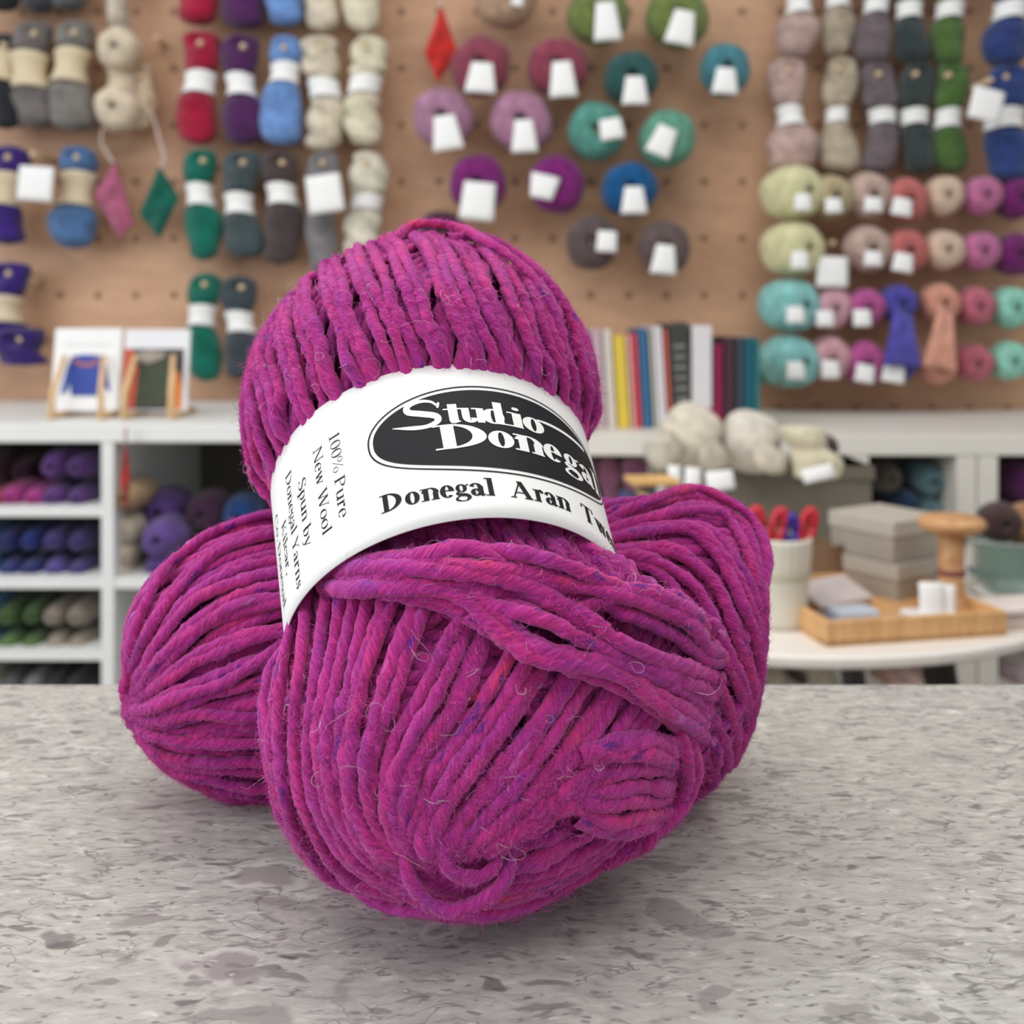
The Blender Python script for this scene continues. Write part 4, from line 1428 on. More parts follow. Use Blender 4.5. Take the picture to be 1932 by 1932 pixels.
H(457, 284, 488, 66, slate, 'slate green-grey skein with white band, upper of the two', bandy=(364, 402))
H(531, 284, 500, 66, brown_, 'dark brown skein with white band', bandy=(346, 384))
H(608, 284, 520, 56, grey_, 'mid grey skein with a square white card over its middle')
H(690, 284, 500, 62, (222, 216, 196), 'ivory skein with white band just above the magenta ball', bandy=(368, 394), waist=.85, twist=4.5)
H(384, 514, 720, 60, green_, 'emerald green skein with white band, lower of the two', bandy=(574, 612))
H(454, 520, 716, 62, (58, 68, 76), 'blue-slate skein with white band, lower one, half behind the magenta ball', bandy=(586, 624))
hanging_card(70, 314, 66, 66, 4, 'square white price card hanging from an empty peg beside the royal purple skein', pegpos=(60, 290))
hanging_card(608, 330, 66, 72, -8, 'square white card hanging over the mid grey skein')
peg(57, 527, 2.385, 'empty wooden peg beside the royal purple skein with the slipped band')
peg(294, 72, 2.385, 'empty wooden peg between the cream knotted skein and the crimson skein')


def swatch(corners, rgb, label, string=None, depth=2.38, name='knitted_swatch'):
    k = len(corners)
    P_ = [at(x, y, depth) for x, y in corners]
    c = sum(P_, Vector()) / k
    e = empty(name, c, label, 'knitted swatch', 'knitted swatches')
    n = 14
    A_, B_, C_, D_ = [np.array(p - c) for p in P_]
    uu, vv = np.meshgrid(np.linspace(0, 1, n), np.linspace(0, 1, n), indexing='ij')
    S0 = ((1 - uu) * (1 - vv))[..., None] * A_ + (uu * (1 - vv))[..., None] * B_ + (uu * vv)[..., None] * C_ + ((1 - uu) * vv)[..., None] * D_
    S0[..., 1] -= 0.014 * np.sin(uu * 3.1) * np.sin(vv * 3.1) + 0.004 * np.sin(uu * 9)
    S1 = S0.copy()
    S1[..., 1] += 0.005
    V = np.concatenate([S0, S1[:, ::-1]], 1)
    at_ = np.concatenate([np.stack([vv * 12, uu * 3, uu], -1), np.stack([vv * 12, uu * 3, uu], -1)], 1)
    link('knitted_square', grid_mesh('knitted_square', V, closed_v=True, attrs={'strand': at_}), wool(rgb), e)
    if string:
        pts = [tuple(at(x, y, depth - 0.005) - c) for x, y in string]
        MB().tube(catmull(pts, 20), 0.0035).build('hanging_loop', plain((206, 186, 178), 0.9), e, smooth=True)
    return e


swatch([(216, 305), (252, 420), (224, 450), (176, 366)], (186, 96, 130), 'dusty pink knitted swatch hanging cornerwise by a pale string', string=[(196, 238), (192, 270), (214, 308)])
swatch([(300, 312), (338, 372), (300, 450), (262, 404)], (0, 96, 80), 'emerald knitted swatch hanging cornerwise by a pale string', string=[(288, 215), (300, 260), (310, 300), (302, 318)])
swatch([(833, 10), (864, 98), (826, 156), (800, 100)], (206, 40, 30), 'bright red knitted swatch hanging point up beside the rose balls', string=[(834, -30), (833, -8), (833, 14)])

# ------------------------------------------------------------------ balls with white labels in the middle of the pegboard
GB = 'labelled yarn balls hanging in the middle of the pegboard'
Bl = lambda *a, **k: yarn_ball(*a, group=GB, **k)
Bl(955, -8, 56, (176, 146, 120), 'tan ball cut by the top edge, almost the colour of the board', tagc=(985, -30, 16, 44, 14))
Bl(1128, 28, 53, (112, 128, 66), 'olive green ball with white label, nearer the tan ball', tagc=(1142, 4, 36, 74, -4))
Bl(1277, 34, 54, (112, 128, 66), 'olive green ball with white label, above the teal one at the top edge', tagc=(1293, 20, 38, 66, 12))
Bl(907, 126, 52, (140, 62, 80), 'rose red ball with white label, touching the red swatch', tagc=(910, 118, 40, 58, 4))
Bl(1052, 128, 52, (142, 60, 80), 'rose red ball with white label, under the olive ball', tagc=(1060, 116, 36, 68, -3))
Bl(1190, 148, 47, (38, 86, 84), 'dark teal ball with white label and string', tagc=(1198, 144, 34, 54, 0))
Bl(1367, 132, 44, (68, 130, 142), 'blue-teal ball at the edge of the group, with white label', tagc=(1370, 128, 34, 50, 4))
Bl(836, 224, 53, (170, 122, 150), 'mauve ball with white label, under the red swatch', tagc=(838, 218, 40, 66, -8))
Bl(983, 230, 54, (174, 124, 152), 'mauve ball with white label, second of the mauve pair', tagc=(988, 226, 34, 62, -2))
Bl(1124, 248, 50, (86, 152, 138), 'sea green ball with its white card turned sideways', tagc=(1150, 224, 42, 40, -10, 0.1))
Bl(1258, 262, 50, (98, 158, 134), 'pale jade ball with white card tilted to the left', tagc=(1262, 240, 38, 58, 24, .3))
Bl(902, 348, 51, (122, 24, 110), 'violet ball with square white card over its lower half', tagc=(906, 344, 60, 72, 6, .1))
Bl(1050, 348, 50, (124, 22, 112), 'violet ball with white card folded out to its left', tagc=(1030, 330, 56, 46, 12, -.25))
Bl(1187, 357, 48, (0, 84, 140), 'bright blue ball with white label', tagc=(1196, 352, 34, 52, 0))
Bl(835, 446, 44, (64, 18, 48), 'dark maroon ball peeping over the magenta ball')
Bl(1117, 458, 47, (94, 78, 78), 'taupe ball with small white card on its right', tagc=(1146, 436, 36, 40, 4, .1))
Bl(1253, 468, 46, (100, 84, 82), 'taupe ball with white label hanging from string', tagc=(1256, 462, 34, 56, 6))

# ------------------------------------------------------------------ the third section: skeins, then rows of balls
G3 = 'skeins at the top of the third section'
H3 = lambda *a, **k: hank(*a, group=G3, **k)
H3(1502, -120, 112, 64, (176, 150, 142), 'dusty pink skein of the upper row with white band', bandy=(-12, 26), lobe=(.9, .8, 1.15))
H3(1578, -120, 108, 52, (164, 150, 130), 'taupe skein of the upper row', bandy=(-20, 14))
H3(1650, -110, 122, 60, (106, 94, 98), 'mauve-grey skein of the upper row with white bow', bandy=(-4, 24), lobe=(.9, .9, 1.05))
H3(1720, -110, 122, 60, (50, 60, 62), 'charcoal skein of the upper row with white band', bandy=(4, 34))
H3(1792, -110, 126, 60, (74, 104, 50), 'leaf green skein of the upper row with white band', bandy=(4, 34))
H3(1902, -120, 128, 76, (40, 58, 112), 'navy skein of the upper row with white band', bandy=(4, 36), depth=2.33)
H3(1490, 108, 326, 78, (186, 158, 150), 'dusty pink skein of the lower row, spreading at the foot', bandy=(200, 236), lobe=(.8, .75, 1.15))
H3(1584, 106, 328, 62, (178, 164, 142), 'beige skein of the lower row with rounded foot', bandy=(204, 230), lobe=(.9, .8, 1.05))
H3(1660, 116, 328, 60, (108, 96, 100), 'mauve-grey skein of the lower row', bandy=(206, 232))
H3(1730, 116, 330, 60, (52, 62, 62), 'charcoal skein of the lower row with white band', bandy=(206, 234))
H3(1792, 118, 328, 58, (74, 106, 50), 'leaf green skein of the lower row with white band', bandy=(206, 240))
H3(1900, 122, 344, 82, (42, 62, 118), 'navy skein of the lower row with white band, beside the white tag', bandy=(206, 242), depth=2.33)
hanging_card(1868, 168, 60, 62, 14, 'white price tag on a peg beside the navy skein', pegpos=(1870, 150), depth=2.24)
hanging_card(1571, 484, 58, 58, 2, 'white price tag hanging in the gap of the second ball row', pegpos=(1573, 458))

G4 = 'rows of yarn balls on the third section'
B4 = lambda *a, **k: yarn_ball(*a, group=G4, **k)
yel, aqua, dus, cor, pea, mau, mag, pnk, mnt = (232, 228, 178), (136, 200, 196), (194, 166, 154), (194, 106, 102), (236, 206, 182), (196, 112, 156), (188, 84, 150), (220, 166, 180), (150, 216, 194)
rows4 = [
    (1494, 364, 48, yel, 'pale yellow ball of the top ball row', (1514, 366, 30, 32, 0, .1), 26),
    (1566, 372, 38, (186, 170, 132), 'sand ball behind the top pale yellow ball', (1572, 374, 30, 28, 0, .1), 8),
    (1638, 370, 40, dus, 'dusty beige ball of the top ball row', (1648, 372, 32, 28, 4, .1), 4),
    (1708, 378, 38, cor, 'coral ball of the top ball row', (1704, 374, 34, 34, 10, .2), 0),
    (1778, 370, 34, pea, 'peach ball of the top ball row, no label', None, 0),
    (1850, 370, 34, mau, 'orchid pink ball of the top ball row, no label', None, 0),
    (1916, 374, 36, (116, 24, 104), 'deep magenta ball of the top ball row with tan tag', None, 0),
    (1494, 470, 48, yel, 'pale yellow ball of the second ball row', (1508, 474, 30, 34, 0, .1), 26),
    (1636, 470, 41, dus, 'dusty beige ball of the second ball row, beside the price tag', (1648, 474, 32, 28, 4, .1), 4),
    (1708, 474, 38, cor, 'coral ball of the second ball row', (1706, 478, 34, 36, 10, .2), 0),
    (1778, 472, 35, pea, 'peach ball of the second ball row', None, 0),
    (1846, 474, 34, mau, 'orchid pink ball of the second ball row', None, 0),
    (1914, 480, 36, (112, 22, 102), 'deep magenta ball of the second ball row', None, 0),
    (1488, 576, 46, aqua, 'aqua ball of the third ball row', (1500, 578, 32, 32, 0, .1), 26),
    (1566, 582, 36, pnk, 'shell pink ball of the third ball row', (1556, 586, 32, 30, 0, .1), 6),
    (1630, 580, 34, mag, 'hot pink ball of the third ball row', (1626, 584, 32, 32, 0, .1), 2),
    (1838, 578, 33, (196, 106, 124), 'rose ball of the third ball row', None, 0),
    (1906, 580, 35, mnt, 'mint ball of the third ball row', None, 0),
    (1488, 682, 46, aqua, 'aqua ball of the bottom ball row', (1500, 682, 32, 34, 0, .1), 22),
    (1562, 676, 38, (216, 164, 172), 'shell pink ball of the bottom ball row', (1566, 680, 32, 34, 0, .1), 4),
    (1630, 684, 37, mag, 'hot pink ball of the bottom ball row', (1634, 688, 34, 34, 10, .1), 0),
    (1834, 684, 33, (192, 102, 118), 'rose ball of the bottom ball row', None, 0),
    (1902, 680, 33, mnt, 'mint ball of the bottom ball row', None, 0)]
for px_, py_, r_, c_, lb_, tg_, aim_ in rows4:
    B4(px_, py_, r_, c_, lb_, tagc=tg_, aim=(math.radians(aim_), 0), length=0.125 if aim_ > 20 else 0.09)
B4(1446, 690, 34, (92, 150, 134), 'grey-green ball hanging behind the bottom aqua ball', depth=2.39, length=0.08, peg_on=False)
B4(1692, 572, 32, (76, 70, 168), 'blue-violet ball with a matching knitted strip below it')
B4(1690, 690, 30, (72, 66, 160), 'blue-violet ball at the foot of the violet strip', tagc=(1688, 688, 40, 34, 10, .1))
B4(1770, 572, 34, (232, 162, 138), 'peach pink ball with a matching knitted strip below it')
B4(1764, 690, 32, (228, 158, 134), 'peach pink ball half hidden by the foot of the peach strip')
swatch([(1690, 575), (1722, 600), (1738, 690), (1668, 690)], (86, 80, 172), 'blue-violet knitted strip hanging between two violet balls', depth=2.26)
swatch([(1774, 572), (1798, 596), (1806, 700), (1742, 690)], (236, 170, 146), 'peach knitted strip hanging between two peach balls', depth=2.26)

# ------------------------------------------------------------------ yarn in the cubes of the first shelving unit
def cube_ball(px, py, r, rgb, label, grp, depth=2.0, **k):
    return yarn_ball(px, py, r, rgb, label, group=grp, depth=depth, length=0.13, peg_on=False, aim=(random.uniform(-.06, .06), 0), **k)


PUR, MAGB, NAV, IND, SKY2, GRN, OATM = (92, 46, 124), (168, 44, 130), (36, 46, 118), (78, 66, 138), (24, 110, 170), (76, 108, 54), (166, 152, 138)
C1 = 'balls in the top cube of the white unit'
for x, y, r, c, l in ((26, 934, 23, (150, 24, 60), 'crimson ball at the edge of the top cube'),
                      (50, 930, 25, MAGB, 'magenta ball in the top cube, next to the crimson one'),
                      (88, 932, 23, (176, 48, 138), 'brighter magenta ball in the top cube, touching the purple stack'),
                      (126, 930, 26, PUR, 'purple ball, bottom row of the top cube, beside the magenta ones'),
                      (168, 932, 23, (84, 42, 116), 'purple ball, bottom row of the top cube, against the upright'),
                      (124, 872, 29, (98, 50, 130), 'purple ball, upper row of the top cube, farther from the upright'),
                      (170, 874, 25, (90, 46, 122), 'purple ball, upper row of the top cube, against the upright')):
    cube_ball(x, y, r, c, l, C1)
for x, l in ((20, 'dark burgundy ball in the back of the top cube, above the crimson ball'), (70, 'dark burgundy ball in the back of the top cube, above the magenta balls')):
    cube_ball(x, 884, 28, (72, 12, 48), l, C1, depth=2.14)
C2 = 'balls in the second cube of the white unit'
k_ = 0
for x, y, r, c, l in ((0, 1012, 22, SKY2, 'turquoise blue ball, upper row of the second cube'), (4, 1064, 22, SKY2, 'turquoise blue ball, lower row of the second cube'),
                      (40, 1012, 23, NAV, 'navy ball, upper row of the second cube, beside the turquoise'), (82, 1010, 22, (28, 48, 140), 'brighter royal blue ball, upper row of the second cube'),
                      (42, 1065, 23, NAV, 'navy ball, lower row of the second cube, beside the turquoise'), (84, 1064, 23, (34, 44, 112), 'navy ball, lower row of the second cube, beside the indigo stack'),
                      (126, 1010, 23, IND, 'indigo ball, upper row of the second cube, beside the royal blue'), (168, 1012, 22, (70, 60, 126), 'indigo ball, upper row of the second cube, against the upright'),
                      (124, 1064, 24, (88, 78, 150), 'lighter indigo ball, lower row of the second cube'), (168, 1065, 22, (68, 58, 122), 'indigo ball, lower row of the second cube, against the upright')):
    cube_ball(x, y, r, c, l, C2)
C3 = 'balls in the third cube of the white unit'
for x, y, r, c, l in ((-2, 1146, 24, (86, 152, 196), 'light blue ball, upper row of the third cube'), (-4, 1200, 24, (80, 144, 188), 'light blue ball, lower row of the third cube'),
                      (42, 1148, 23, GRN, 'moss green ball, upper row of the third cube, beside the light blue'), (84, 1146, 22, (70, 102, 50), 'moss green ball, upper row of the third cube, beside the oatmeal'),
                      (42, 1202, 24, (84, 118, 60), 'moss green ball, lower row of the third cube, beside the light blue'), (84, 1204, 23, (80, 112, 56), 'moss green ball, lower row of the third cube, beside the oatmeal'),
                      (126, 1148, 23, OATM, 'oatmeal ball, upper row of the third cube, beside the green'), (168, 1148, 23, (160, 148, 134), 'oatmeal ball, upper row of the third cube, against the upright'),
                      (126, 1203, 24, (160, 146, 132), 'oatmeal ball, lower row of the third cube, beside the green'), (168, 1204, 23, (156, 142, 128), 'oatmeal ball, lower row of the third cube, against the upright')):
    cube_ball(x, y, r, c, l, C3)
C4 = 'balls in the lowest visible cube of the white unit'
for x, c, l in ((2, (214, 204, 180), 'cream ball in the lowest cube'), (44, (110, 108, 108), 'grey ball in the lowest cube, beside the cream'), (86, (146, 146, 150), 'pale grey ball in the lowest cube'),
                (128, (52, 50, 58), 'charcoal ball in the lowest cube, beside the pale grey'), (168, (50, 48, 58), 'charcoal ball in the lowest cube, against the upright')):
    cube_ball(x, 1278, 24, c, l, C4)
# open bay beside it
CB = 'yarn in the open bay of the white unit'
cube_ball(258, 930, 27, (196, 164, 128), 'tan ball behind the hanging red swatch', CB, depth=1.98)
cube_ball(250, 990, 32, (232, 220, 196), 'cream ball in the open bay, topmost of three under the tan one', CB)
cube_ball(246, 1036, 26, (226, 212, 186), 'cream ball in the open bay, middle of three', CB)
cube_ball(246, 1070, 24, (222, 208, 182), 'cream ball in the open bay, resting on the shelf', CB)
cube_ball(318, 958, 40, (96, 66, 140), 'large violet ball, topmost in the open bay', CB, depth=2.05)
cube_ball(316, 1008, 38, (100, 72, 146), 'large violet ball under the topmost one in the open bay', CB, depth=1.98)
cube_ball(318, 1062, 34, (90, 64, 134), 'large violet ball resting on the shelf of the open bay', CB, depth=2.0)
cube_ball(398, 960, 38, (70, 28, 66), 'dark plum ball in the open bay, beside the violet stack', CB, depth=2.05)
cube_ball(392, 1040, 42, (62, 24, 58), 'dark plum ball resting on the shelf of the open bay', CB, depth=2.05)
cube_ball(462, 966, 36, (20, 66, 130), 'deep blue ball in the open bay, beside the magenta balls', CB, depth=2.05)
cube_ball(462, 1040, 38, (18, 40, 92), 'navy ball resting on the shelf of the open bay', CB, depth=2.05)
swatch([(236, 834), (246, 900), (238, 962), (226, 905)], (204, 44, 34), 'bright red knitted strip hanging down from the edge of the white shelf top', string=[(237, 806), (237, 822), (236, 836)], depth=1.885)


# ------------------------------------------------------------------ pattern books on easels
def pattern_book(x0, x1, y0, y1, cover, label, picture, depth=2.02):
    p = at((x0 + x1) / 2, y1, depth)
    p.z = ZL
    e = empty('pattern_book', p, label, 'pattern book', 'pattern books on easels')
    k = depth / F
    w, h = (x1 - x0) * k, (y1 - y0) * k
    tilt = -0.16
    bk = MB().box(-w / 2, w / 2, 0, 0.008, 0, h).build('cover', cover, e, bevel=0.001)
    bk.location = (0, 0.0, 0.012)
    bk.rotation_euler = (tilt, 0, 0)
    picture(bk, w, h)
    st = empty('easel', p + Vector((0, 0.004, 0)), 'pale wooden easel holding the ' + ('blue jumper' if 'blue' in label else 'green jumper') + ' pattern book', 'easel', 'easels on the white shelf top')
    em = wood('easel_wood', (206, 164, 112), (232, 200, 154), 20)
    for sx_ in (-1, 1):
        lx_ = sx_ * w * 0.36
        f_ = MB()
        f_.tube([(lx_, -0.040, 0.005), (lx_ * .96, -0.036, 0.05), (lx_ * .8, -0.012 + .012, 0.115)], [.006, .006, .005], 8)
        f_.tube([(lx_, -0.045, 0.006), (lx_, 0.10, 0.006)], 0.006, 8)
        f_.build('leg', em, st, smooth=True)
    MB().tube([(-w * .38, 0.085, 0.008), (w * .38, 0.085, 0.008)], 0.005, 8).build('crossbar', em, st, smooth=True)
    return e


def shape_on(parent, pts, mat, name, y=-0.0012):
    m = MB()
    n = len(pts)
    m.add([(x, y, z) for x, z in pts] + [(x, y + 0.001, z) for x, z in pts], [tuple(range(n)), tuple(range(n, 2 * n))[::-1]] + [(i, (i + 1) % n, n + (i + 1) % n, n + i) for i in range(n)])
    return m.build(name, mat, parent)


def pic_blue(bk, w, h):
    blue, rust = plain((52, 74, 160), 0.6), plain((172, 104, 110), 0.6)
    sw = [(-.22, .18), (.22, .18), (.24, .30), (.30, .30), (.42, .22), (.34, .52), (.24, .66), (.10, .68), (-.10, .68), (-.24, .66), (-.32, .52), (-.40, .20), (-.30, .22), (-.26, .34)]
    sw = [(x * w * .9, z * h) for x, z in sw]
    shape_on(bk, sw, blue, 'jumper_picture')
    t = [math.radians(a) for a in range(200, 345, 12)]
    yo = [(.21 * w * math.cos(a), h * (.64 + .11 * math.sin(a))) for a in t] + [(.17 * w * math.cos(a), h * (.65 + .07 * math.sin(a))) for a in reversed(t)]
    shape_on(bk, yo, rust, 'yoke_picture', -0.0020)
    shape_on(bk, [(-.36 * w, .80 * h), (.36 * w, .80 * h), (.36 * w, .805 * h), (-.36 * w, .805 * h)], plain((200, 186, 186), 0.6), 'title_line')


def pic_green(bk, w, h):
    shape_on(bk, [(-.49 * w, .02 * h), (.42 * w, .02 * h), (.42 * w, .76 * h), (-.49 * w, .76 * h)], plain((72, 62, 62), 0.5, var=.2, scale=60), 'photograph')
    shape_on(bk, [(-.49 * w, .02 * h), (-.30 * w, .02 * h), (-.26 * w, .5 * h), (-.36 * w, .76 * h), (-.49 * w, .76 * h)], plain((190, 82, 58), 0.6), 'red_figure', -0.0018)
    shape_on(bk, [(.20 * w, .02 * h), (.42 * w, .02 * h), (.42 * w, .30 * h), (.36 * w, .46 * h), (.22 * w, .56 * h)], plain((222, 128, 60), 0.6), 'orange_sleeve', -0.0018)
    shape_on(bk, [(-.26 * w, .06 * h), (.20 * w, .06 * h), (.22 * w, .42 * h), (.14 * w, .60 * h), (.0, .68 * h), (-.16 * w, .62 * h), (-.28 * w, .40 * h)], plain((76, 84, 66), 0.8, var=.2, scale=80), 'green_jumper_picture', -0.0026)
    shape_on(bk, [(-.30 * w, .60 * h), (-.12 * w, .58 * h), (.10 * w, .64 * h), (.16 * w, .72 * h), (-.10 * w, .75 * h), (-.30 * w, .70 * h)], plain((172, 160, 148), 0.7, var=.2, scale=60), 'collar_picture', -0.0032)


pattern_book(94, 222, 634, 792, plain((236, 236, 234), 0.5, var=.02), 'white pattern book showing a royal blue jumper, propped on the white shelf', pic_blue)
pattern_book(228, 352, 636, 792, plain((226, 226, 228), 0.5, var=.02), 'pattern book with white heading over a dark photo of a green jumper', pic_green)

# ------------------------------------------------------------------ books on the other unit
bd = 2.02
books = [(1094, 1112, 648, (96, 92, 130), 'slate violet book at the near end of the row, touching the magenta ball'),
         (1114, 1136, 640, (190, 164, 172), 'dusty pink book with pale spine'),
         (1137, 1154, 640, (214, 204, 192), 'cream book between the dusty pink and the yellow one'),
         (1155, 1180, 652, (218, 190, 72), 'yellow book in the row'),
         (1181, 1190, 650, (226, 176, 166), 'thin salmon booklet beside the yellow book'),
         (1190, 1202, 648, (206, 68, 84), 'thin coral red book'),
         (1203, 1222, 638, (54, 104, 142), 'denim blue book after the coral red one'),
         (1224, 1232, 642, (196, 194, 180), 'thin grey-white booklet beside the blue book'),
         (1232, 1250, 634, (214, 208, 212), 'white book before the orange-red sliver'),
         (1251, 1260, 640, (204, 102, 84), 'thin orange-red book against the black one'),
         (1261, 1300, 628, (62, 62, 60), 'thick black book, tallest in the row'),
         (1302, 1342, 632, (218, 216, 216), 'thick white book with pink foot'),
         (1344, 1362, 668, (138, 24, 72), 'crimson book, shorter than the white one'),
         (1363, 1386, 654, (70, 40, 54), 'dark maroon book between the crimson and the slate one'),
         (1387, 1402, 656, (60, 72, 84), 'slate book between maroon and teal'),
         (1403, 1418, 656, (28, 98, 112), 'teal book near the end of the row'),
         (1419, 1432, 656, (40, 112, 118), 'lighter teal book, last of the row')]
for x0, x1, yt, c, lb in books:
    k = bd / F
    h = (822 - yt) * k + 0.004
    e = empty('book', at((x0 + x1) / 2 + (10 if x0 < 1262 else 2), 824, bd), lb, 'book', 'books on the off-white unit')
    e.location.z = ZR
    w = (x1 - x0) * k - 0.0012
    cm = plain(c, 0.55, var=.04)
    sh = MB()
    sh.box(-w / 2, w / 2, 0, 0.004, 0, h).box(-w / 2, -w / 2 + 0.0016, 0, 0.17, 0, h).box(w / 2 - 0.0016, w / 2, 0, 0.17, 0, h)
    sh.build('cover', cm, e, bevel=0.0006)
    MB().box(-w / 2 + 0.0018, w / 2 - 0.0018, 0.0045, 0.165, 0.003, h - 0.004).build('pages', plain((232, 226, 212), 0.8), e)
    if (x1 - x0) > 34:
        pm = plain((150, 150, 144), 0.7, var=.3, scale=300) if c[0] < 100 else plain((190, 92, 118), 0.7)
        if c[0] < 100:
            sp = MB()
            for q in range(7):
                sp.box(-w * .30, w * .30, -0.0008, 0.0002, h * (.16 + q * .1), h * (.16 + q * .1) + 0.006)
            sp.build('spine_lettering', pm, e)
        else:
            MB().box(-w * .5, w * .5, -0.0008, 0.0002, h * .04, h * .20).build('spine_strip', pm, e)
    if x0 < 1262:
        e.rotation_euler = (0, -math.radians(3.4), 0)
        e.location.z += abs(math.sin(math.radians(3.4))) * w / 2

# yarn in the off-white unit
C5 = 'mauve skeins standing in the off-white unit'
for i, (x, w_, c) in enumerate(((1110, 40, (150, 96, 124)), (1150, 40, (160, 104, 134)), (1192, 42, (166, 108, 140)), (1226, 34, (148, 92, 122)))):
    hank(x, 862, 1032, w_, c, ('mauve skein hanging in the off-white unit, nearest the magenta ball', 'mauve skein hanging in the off-white unit, second from the magenta ball', 'lighter mauve skein in the off-white unit, third from the magenta ball', 'mauve skein in the off-white unit, against the upright')[i], group=C5, depth=2.02, peg_y=-400)
C6 = 'balls in the open cube above the grey boxes'
for x, y, r, c, l in ((1660, 896, 30, (96, 90, 80), 'taupe ball in the shadow of the open cube'), (1700, 990, 40, (40, 76, 112), 'petrol blue ball in the open cube'),
                      (1694, 940, 24, (30, 68, 110), 'deep blue ball peeping over the grey box'), (1738, 900, 34, (110, 146, 158), 'pale teal ball, upper row of the open cube'),
                      (1738, 962, 34, (96, 132, 140), 'pale teal ball, lower row of the open cube'), (1790, 900, 32, (120, 122, 74), 'olive ball, upper row of the open cube'), (1790, 962, 32, (110, 112, 66), 'olive ball, lower row of the open cube')):
    cube_ball(x, y, r, c, l, C6, depth=2.02)
cube_ball(1918, 906, 36, (96, 24, 96), 'deep purple ball in the cube at the far end', 'purple balls in the end cube')
cube_ball(1920, 976, 36, (90, 22, 92), 'deep purple ball under the other one in the cube at the far end', 'purple balls in the end cube')
C7 = 'balls in the low cubes seen under the table'
for x, y, r, c, l in ((1456, 1282, 26, (214, 200, 172), 'cream ball under the table, nearest the magenta ball'), (1500, 1290, 24, (92, 48, 36), 'dark brown ball under the table'),
                      (1548, 1282, 28, (222, 208, 180), 'larger cream ball under the table'), (1590, 1286, 18, (120, 62, 48), 'rust ball under the table'),
                      (1664, 1284, 24, (206, 162, 150), 'peach ball under the table'), (1704, 1282, 24, (216, 180, 172), 'blush ball under the table'), (1746, 1282, 24, (200, 166, 158), 'dusty ball under the table'),
                      (1790, 1282, 22, (232, 232, 236), 'white ball under the table'), (1908, 1276, 28, (182, 160, 168), 'lilac-grey ball under the table')):
    cube_ball(x, y, r, c, l, C7, depth=2.02)

# ------------------------------------------------------------------ the display table
tb = empty('display_table', (0.33, 1.49, 0), 'round white display table between counter and shelves, with wooden tray on it', 'table')
MB().lathe([(0.394, TZ - 0.015), (0.400, TZ - 0.011), (0.400, TZ - 0.003), (0.396, TZ)], 72).build('tabletop', plain((228, 222, 214), 0.4, var=.02), tb, smooth=False)
for ax_, ay_ in ((-.22, -.22), (.22, -.22), (-.22, .22), (.22, .22)):
    MB().tube([(ax_ * .8, ay_ * .8, TZ - 0.03), (ax_ * 1.25, ay_ * 1.25, 0.0)], [0.02, 0.013], 12).build('leg', plain((60, 56, 54), 0.5), tb, smooth=True)
for c_ in tb.children:
    c_.location = (0, 0, 0)


def on_table(px, py):
    """where the line of sight through a pixel meets the table top"""
    y = (CAMZ - TZ) * F / (py - HY)
    return Vector(((px - CX) / F * y, y, TZ))


honey = wood('honey_wood', (196, 146, 92), (220, 174, 120), 9, (14, 2, 2))
tray_c = (on_table(1560, 1222), on_table(1912, 1205), on_table(1800, 1128), on_table(1440, 1165))
o_ = tray_c[0]
u_ = (tray_c[1] - o_); u_.z = 0
ang = math.atan2(u_.y, u_.x)
ang += 0.05
TW, TD = u_.length, 0.20
tr = empty('wooden_tray', o_, 'low honey-coloured wooden tray holding cards and packets on the table', 'tray', rz=ang)
MB().box(0, TW, 0, TD, 0, 0.006).build('tray_base', honey, tr)
for nm_, b_ in (('rim', (0, TW, 0, 0.008, 0, 0.026)), ('rim', (0, TW, TD - 0.008, TD, 0, 0.026)), ('rim', (0, 0.008, 0.008, TD - 0.008, 0, 0.026)), ('rim', (TW - 0.008, TW, 0.008, TD - 0.008, 0, 0.026))):
    MB().box(*b_).build(nm_, honey, tr, bevel=0.001)


def in_tray(u, v, z=0.006):
    return o_ + Vector((u * TW * math.cos(ang) - v * TD * math.sin(ang), u * TW * math.sin(ang) + v * TD * math.cos(ang), z))


def flat_thing(name, loc, w, d, h, rz, mat, label, cat, grp=None, tilt=0):
    e = MB().box(-w / 2, w / 2, -d / 2, d / 2, 0, h).build(name, mat, None, bevel=min(0.0015, h / 3))
    e.location = loc
    e.rotation_euler = (tilt, 0, rz)
    return tag(e, label, cat, grp)


flat_thing('card_packet', in_tray(.72, .24), 0.055, 0.040, 0.010, ang, plain((240, 236, 232), .5), 'white packet lying in the tray under the wooden stand', 'packet')
flat_thing('card_packet', in_tray(.52, .18), 0.040, 0.030, 0.008, ang + .1, plain((190, 188, 196), .4, var=.2), 'small grey packet in the middle of the tray', 'packet')
flat_thing('notion_tin', in_tray(.30, .30), 0.045, 0.034, 0.016, ang, plain((196, 208, 222), .25, .8), 'small pale blue tin at the front of the tray', 'tin')
flat_thing('card_packet', in_tray(.14, .34), 0.050, 0.040, 0.006, ang + .2, plain((128, 126, 136), .4, var=.25), 'slate packet in the corner of the tray', 'packet')
pb = flat_thing('pattern_booklet', in_tray(.36, .66), 0.085, 0.050, 0.007, ang + .35, plain((204, 192, 190), .5, var=.1), 'pale booklet leaning across the back of the tray', 'booklet', tilt=0.35)
pb.location.z += 0.012
flat_thing('wooden_board', in_tray(.12, .86), 0.09, 0.05, 0.022, ang, honey, 'small honey wood block behind the crock in the tray', 'board')

